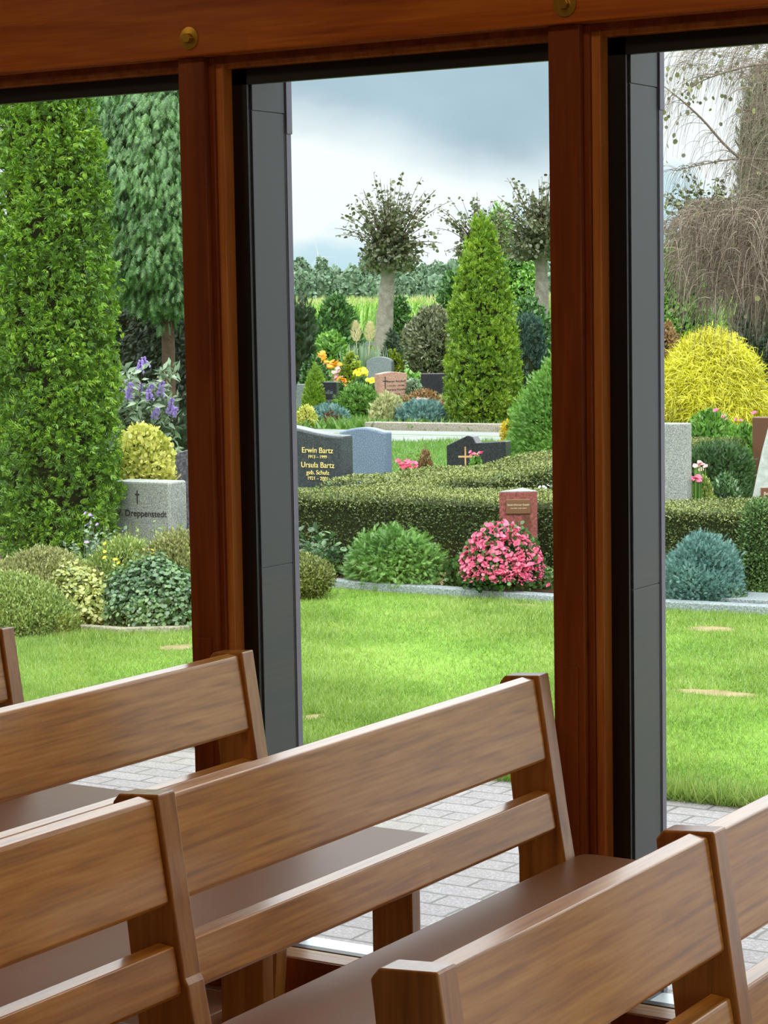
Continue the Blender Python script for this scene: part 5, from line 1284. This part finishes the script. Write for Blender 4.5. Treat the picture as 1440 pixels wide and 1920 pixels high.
plant('leafy_bush', 'dusty pink-brown shrub beside the dark cladding above the yellow cypress', 'shrub', 1252, 604, 56, 'rust', T_LEAF, .08, depth=31, shape='dome', cover=2.6, amp=.2, cr=.75)
plant('dark_conifer', 'dark green conifer behind the yellow cypress at the right edge', 'tree', 1420, 560, 130, 'darkyew', T_SPRAY, .13, depth=32, shape='dome', cover=2.8, amp=.2, cr=.8)
cyp, loc, h, w_, ppm = plant('cypress_column', 'tall brownish-green cypress column behind the weeping birch', 'tree', 1462, 86, 152, 'olive', T_SPRAY, .13, depth=34, shape='column', cover=2.8, amp=.05, freq=1.5, out=.4, up=.8, rand=.4, cr=.88, cap=60000)

# weeping birch: its limbs come in from beyond the right edge
loc, h, ppm = place(1640, 60, None, 17.5)
br = empty('weeping_birch', loc); tag(br, 'weeping birch with long bare hanging twigs and few yellow-green leaves at right', 'tree')
q = np.random.default_rng(130)
A = lambda px, py, dd=17.5: np.array(above(px, py, dd) - loc)
mb = MB(); mb.tube([(0, 0, -.1), (.02, 0, 1.2), (-.03, 0, 2.6), (0, 0, 4.2)], [.11, .095, .08, .05], 14); mb.build('trunk', M['bark_grey'], br, smooth=True)
def smooth_path(pts, n=16):
    pts = np.array(pts); t_ = np.linspace(0, len(pts) - 1, n); out = []
    for u in t_:
        i = min(int(u), len(pts) - 2); f = u - i; p0 = pts[max(i - 1, 0)]; p1 = pts[i]; p2 = pts[i + 1]; p3 = pts[min(i + 2, len(pts) - 1)]
        out.append(.5 * ((2 * p1) + (-p0 + p2) * f + (2 * p0 - 5 * p1 + 4 * p2 - p3) * f * f + (-p0 + 3 * p1 - 3 * p2 + p3) * f ** 3))
    return np.array(out)
limbs = [([(1600, 420), (1500, 360), (1385, 295), (1318, 225), (1280, 190), (1240, 158)], .016, .004),
         ([(1620, 260), (1520, 130), (1440, 120), (1380, 130), (1320, 150), (1280, 175)], .015, .003),
         ([(1620, 500), (1500, 400), (1400, 395), (1330, 398), (1270, 415), (1240, 440)], .020, .004),
         ([(1620, 180), (1500, 70), (1440, 60), (1370, 75), (1310, 95)], .013, .003),
         ([(1600, 460), (1500, 420), (1420, 402), (1350, 380), (1310, 378)], .018, .004),
         ([(1600, 330), (1500, 310), (1440, 300), (1380, 298), (1310, 310), (1270, 320)], .012, .003)]
cv = []; starts = []
for pts_, r_a, r_b in limbs:
    dd = 17.5 + q.uniform(-.5, .5); pth = smooth_path([A(px, py, dd) for px, py in pts_], 22); cv.append((pth, r_a, r_b)); starts.append(pth)
curves_mesh('branch', cv, L['buddleia'] if False else M['twig'], br, 6)
cv = []; LP = []
lft = -np.array(rt0)
def twig(p0, ln, side, down, r0_=.0022, wav=.03):
    t_ = np.linspace(0, 1, 8)[:, None]
    pts = p0 + lft * side * ln * np.sin(t_ * 1.3) + np.array([0, 0, -1.0]) * ln * down * t_ ** 1.8 + np.array([0, 0, 1.0]) * ln * .12 * np.sin(t_ * 3.1) + q.normal(size=3) * wav * t_ + np.array(fw0) * q.normal() * .2 * t_
    return pts
for pth in starts:                                   # airy twigs along the limbs
    for k in range(62):
        i = q.integers(5, len(pth)); ln = q.uniform(.12, .42)
        pts = twig(pth[i], ln, q.uniform(.1, 1.0), q.uniform(.3, 1.3)); cv.append((pts, .0022, .0009))
        if q.random() < .3: LP.append(pts[-1])
        if q.random() < .5:
            p2_ = twig(pts[3], ln * .6, q.uniform(-.3, .9), q.uniform(.4, 1.3)); cv.append((p2_, .0015, .0008))
for k in range(3800):                                # dense curtain lower right
    px = 1265 + (1560 - 1265) * q.random() ** .75; lo = 372 + max(0, (1330 - px)) * .55
    py = q.uniform(lo - 4 * 0, 560 - max(0, 1330 - px) * 1.0); dd = 17.5 + q.uniform(-1.2, .8)
    ln = q.uniform(.15, .42); pts = twig(A(px, py, dd), ln, q.uniform(-.1, .8), q.uniform(.5, 1.2), wav=.06); cv.append((pts, q.uniform(.0018, .0036), .001))
    if q.random() < .035: LP.append(pts[q.integers(2, 8)])
for k in range(1000):                                 # twigs over the cypress column
    px = q.uniform(1395, 1540); py = q.uniform(70, 400); dd = 17.5 + q.uniform(-1, .6)
    ln = q.uniform(.12, .4); pts = twig(A(px, py, dd), ln, q.uniform(.1, .9), q.uniform(.5, 1.2)); cv.append((pts, q.uniform(.0016, .0026), .0009))
    if q.random() < .03: LP.append(pts[-1])
for k in range(170):
    px = q.uniform(1275, 1440); py = q.uniform(66, 130); ln = q.uniform(.15, .45); pts = twig(A(px, py, 17.5 + q.uniform(-.6, .5)), ln, q.uniform(.2, .9), q.uniform(.4, 1.1)); cv.append((pts, .002, .0009))
    if q.random() < .45: LP.append(pts[-1])
curves_mesh('hanging_twigs', cv, M['twig'], br, 3)
LP = np.array(LP); n = len(LP)
scatter('foliage', LP, unit(np.stack([q.normal(0, .4, n), q.normal(0, .4, n), -np.ones(n)], 1)), unit(q.normal(size=(n, 3)) + [.2, -1, 0]), .037 * q.uniform(.6, 1.25, n), T_ROUND, L['birch'], br, wide=1.1)
print('stage plants')
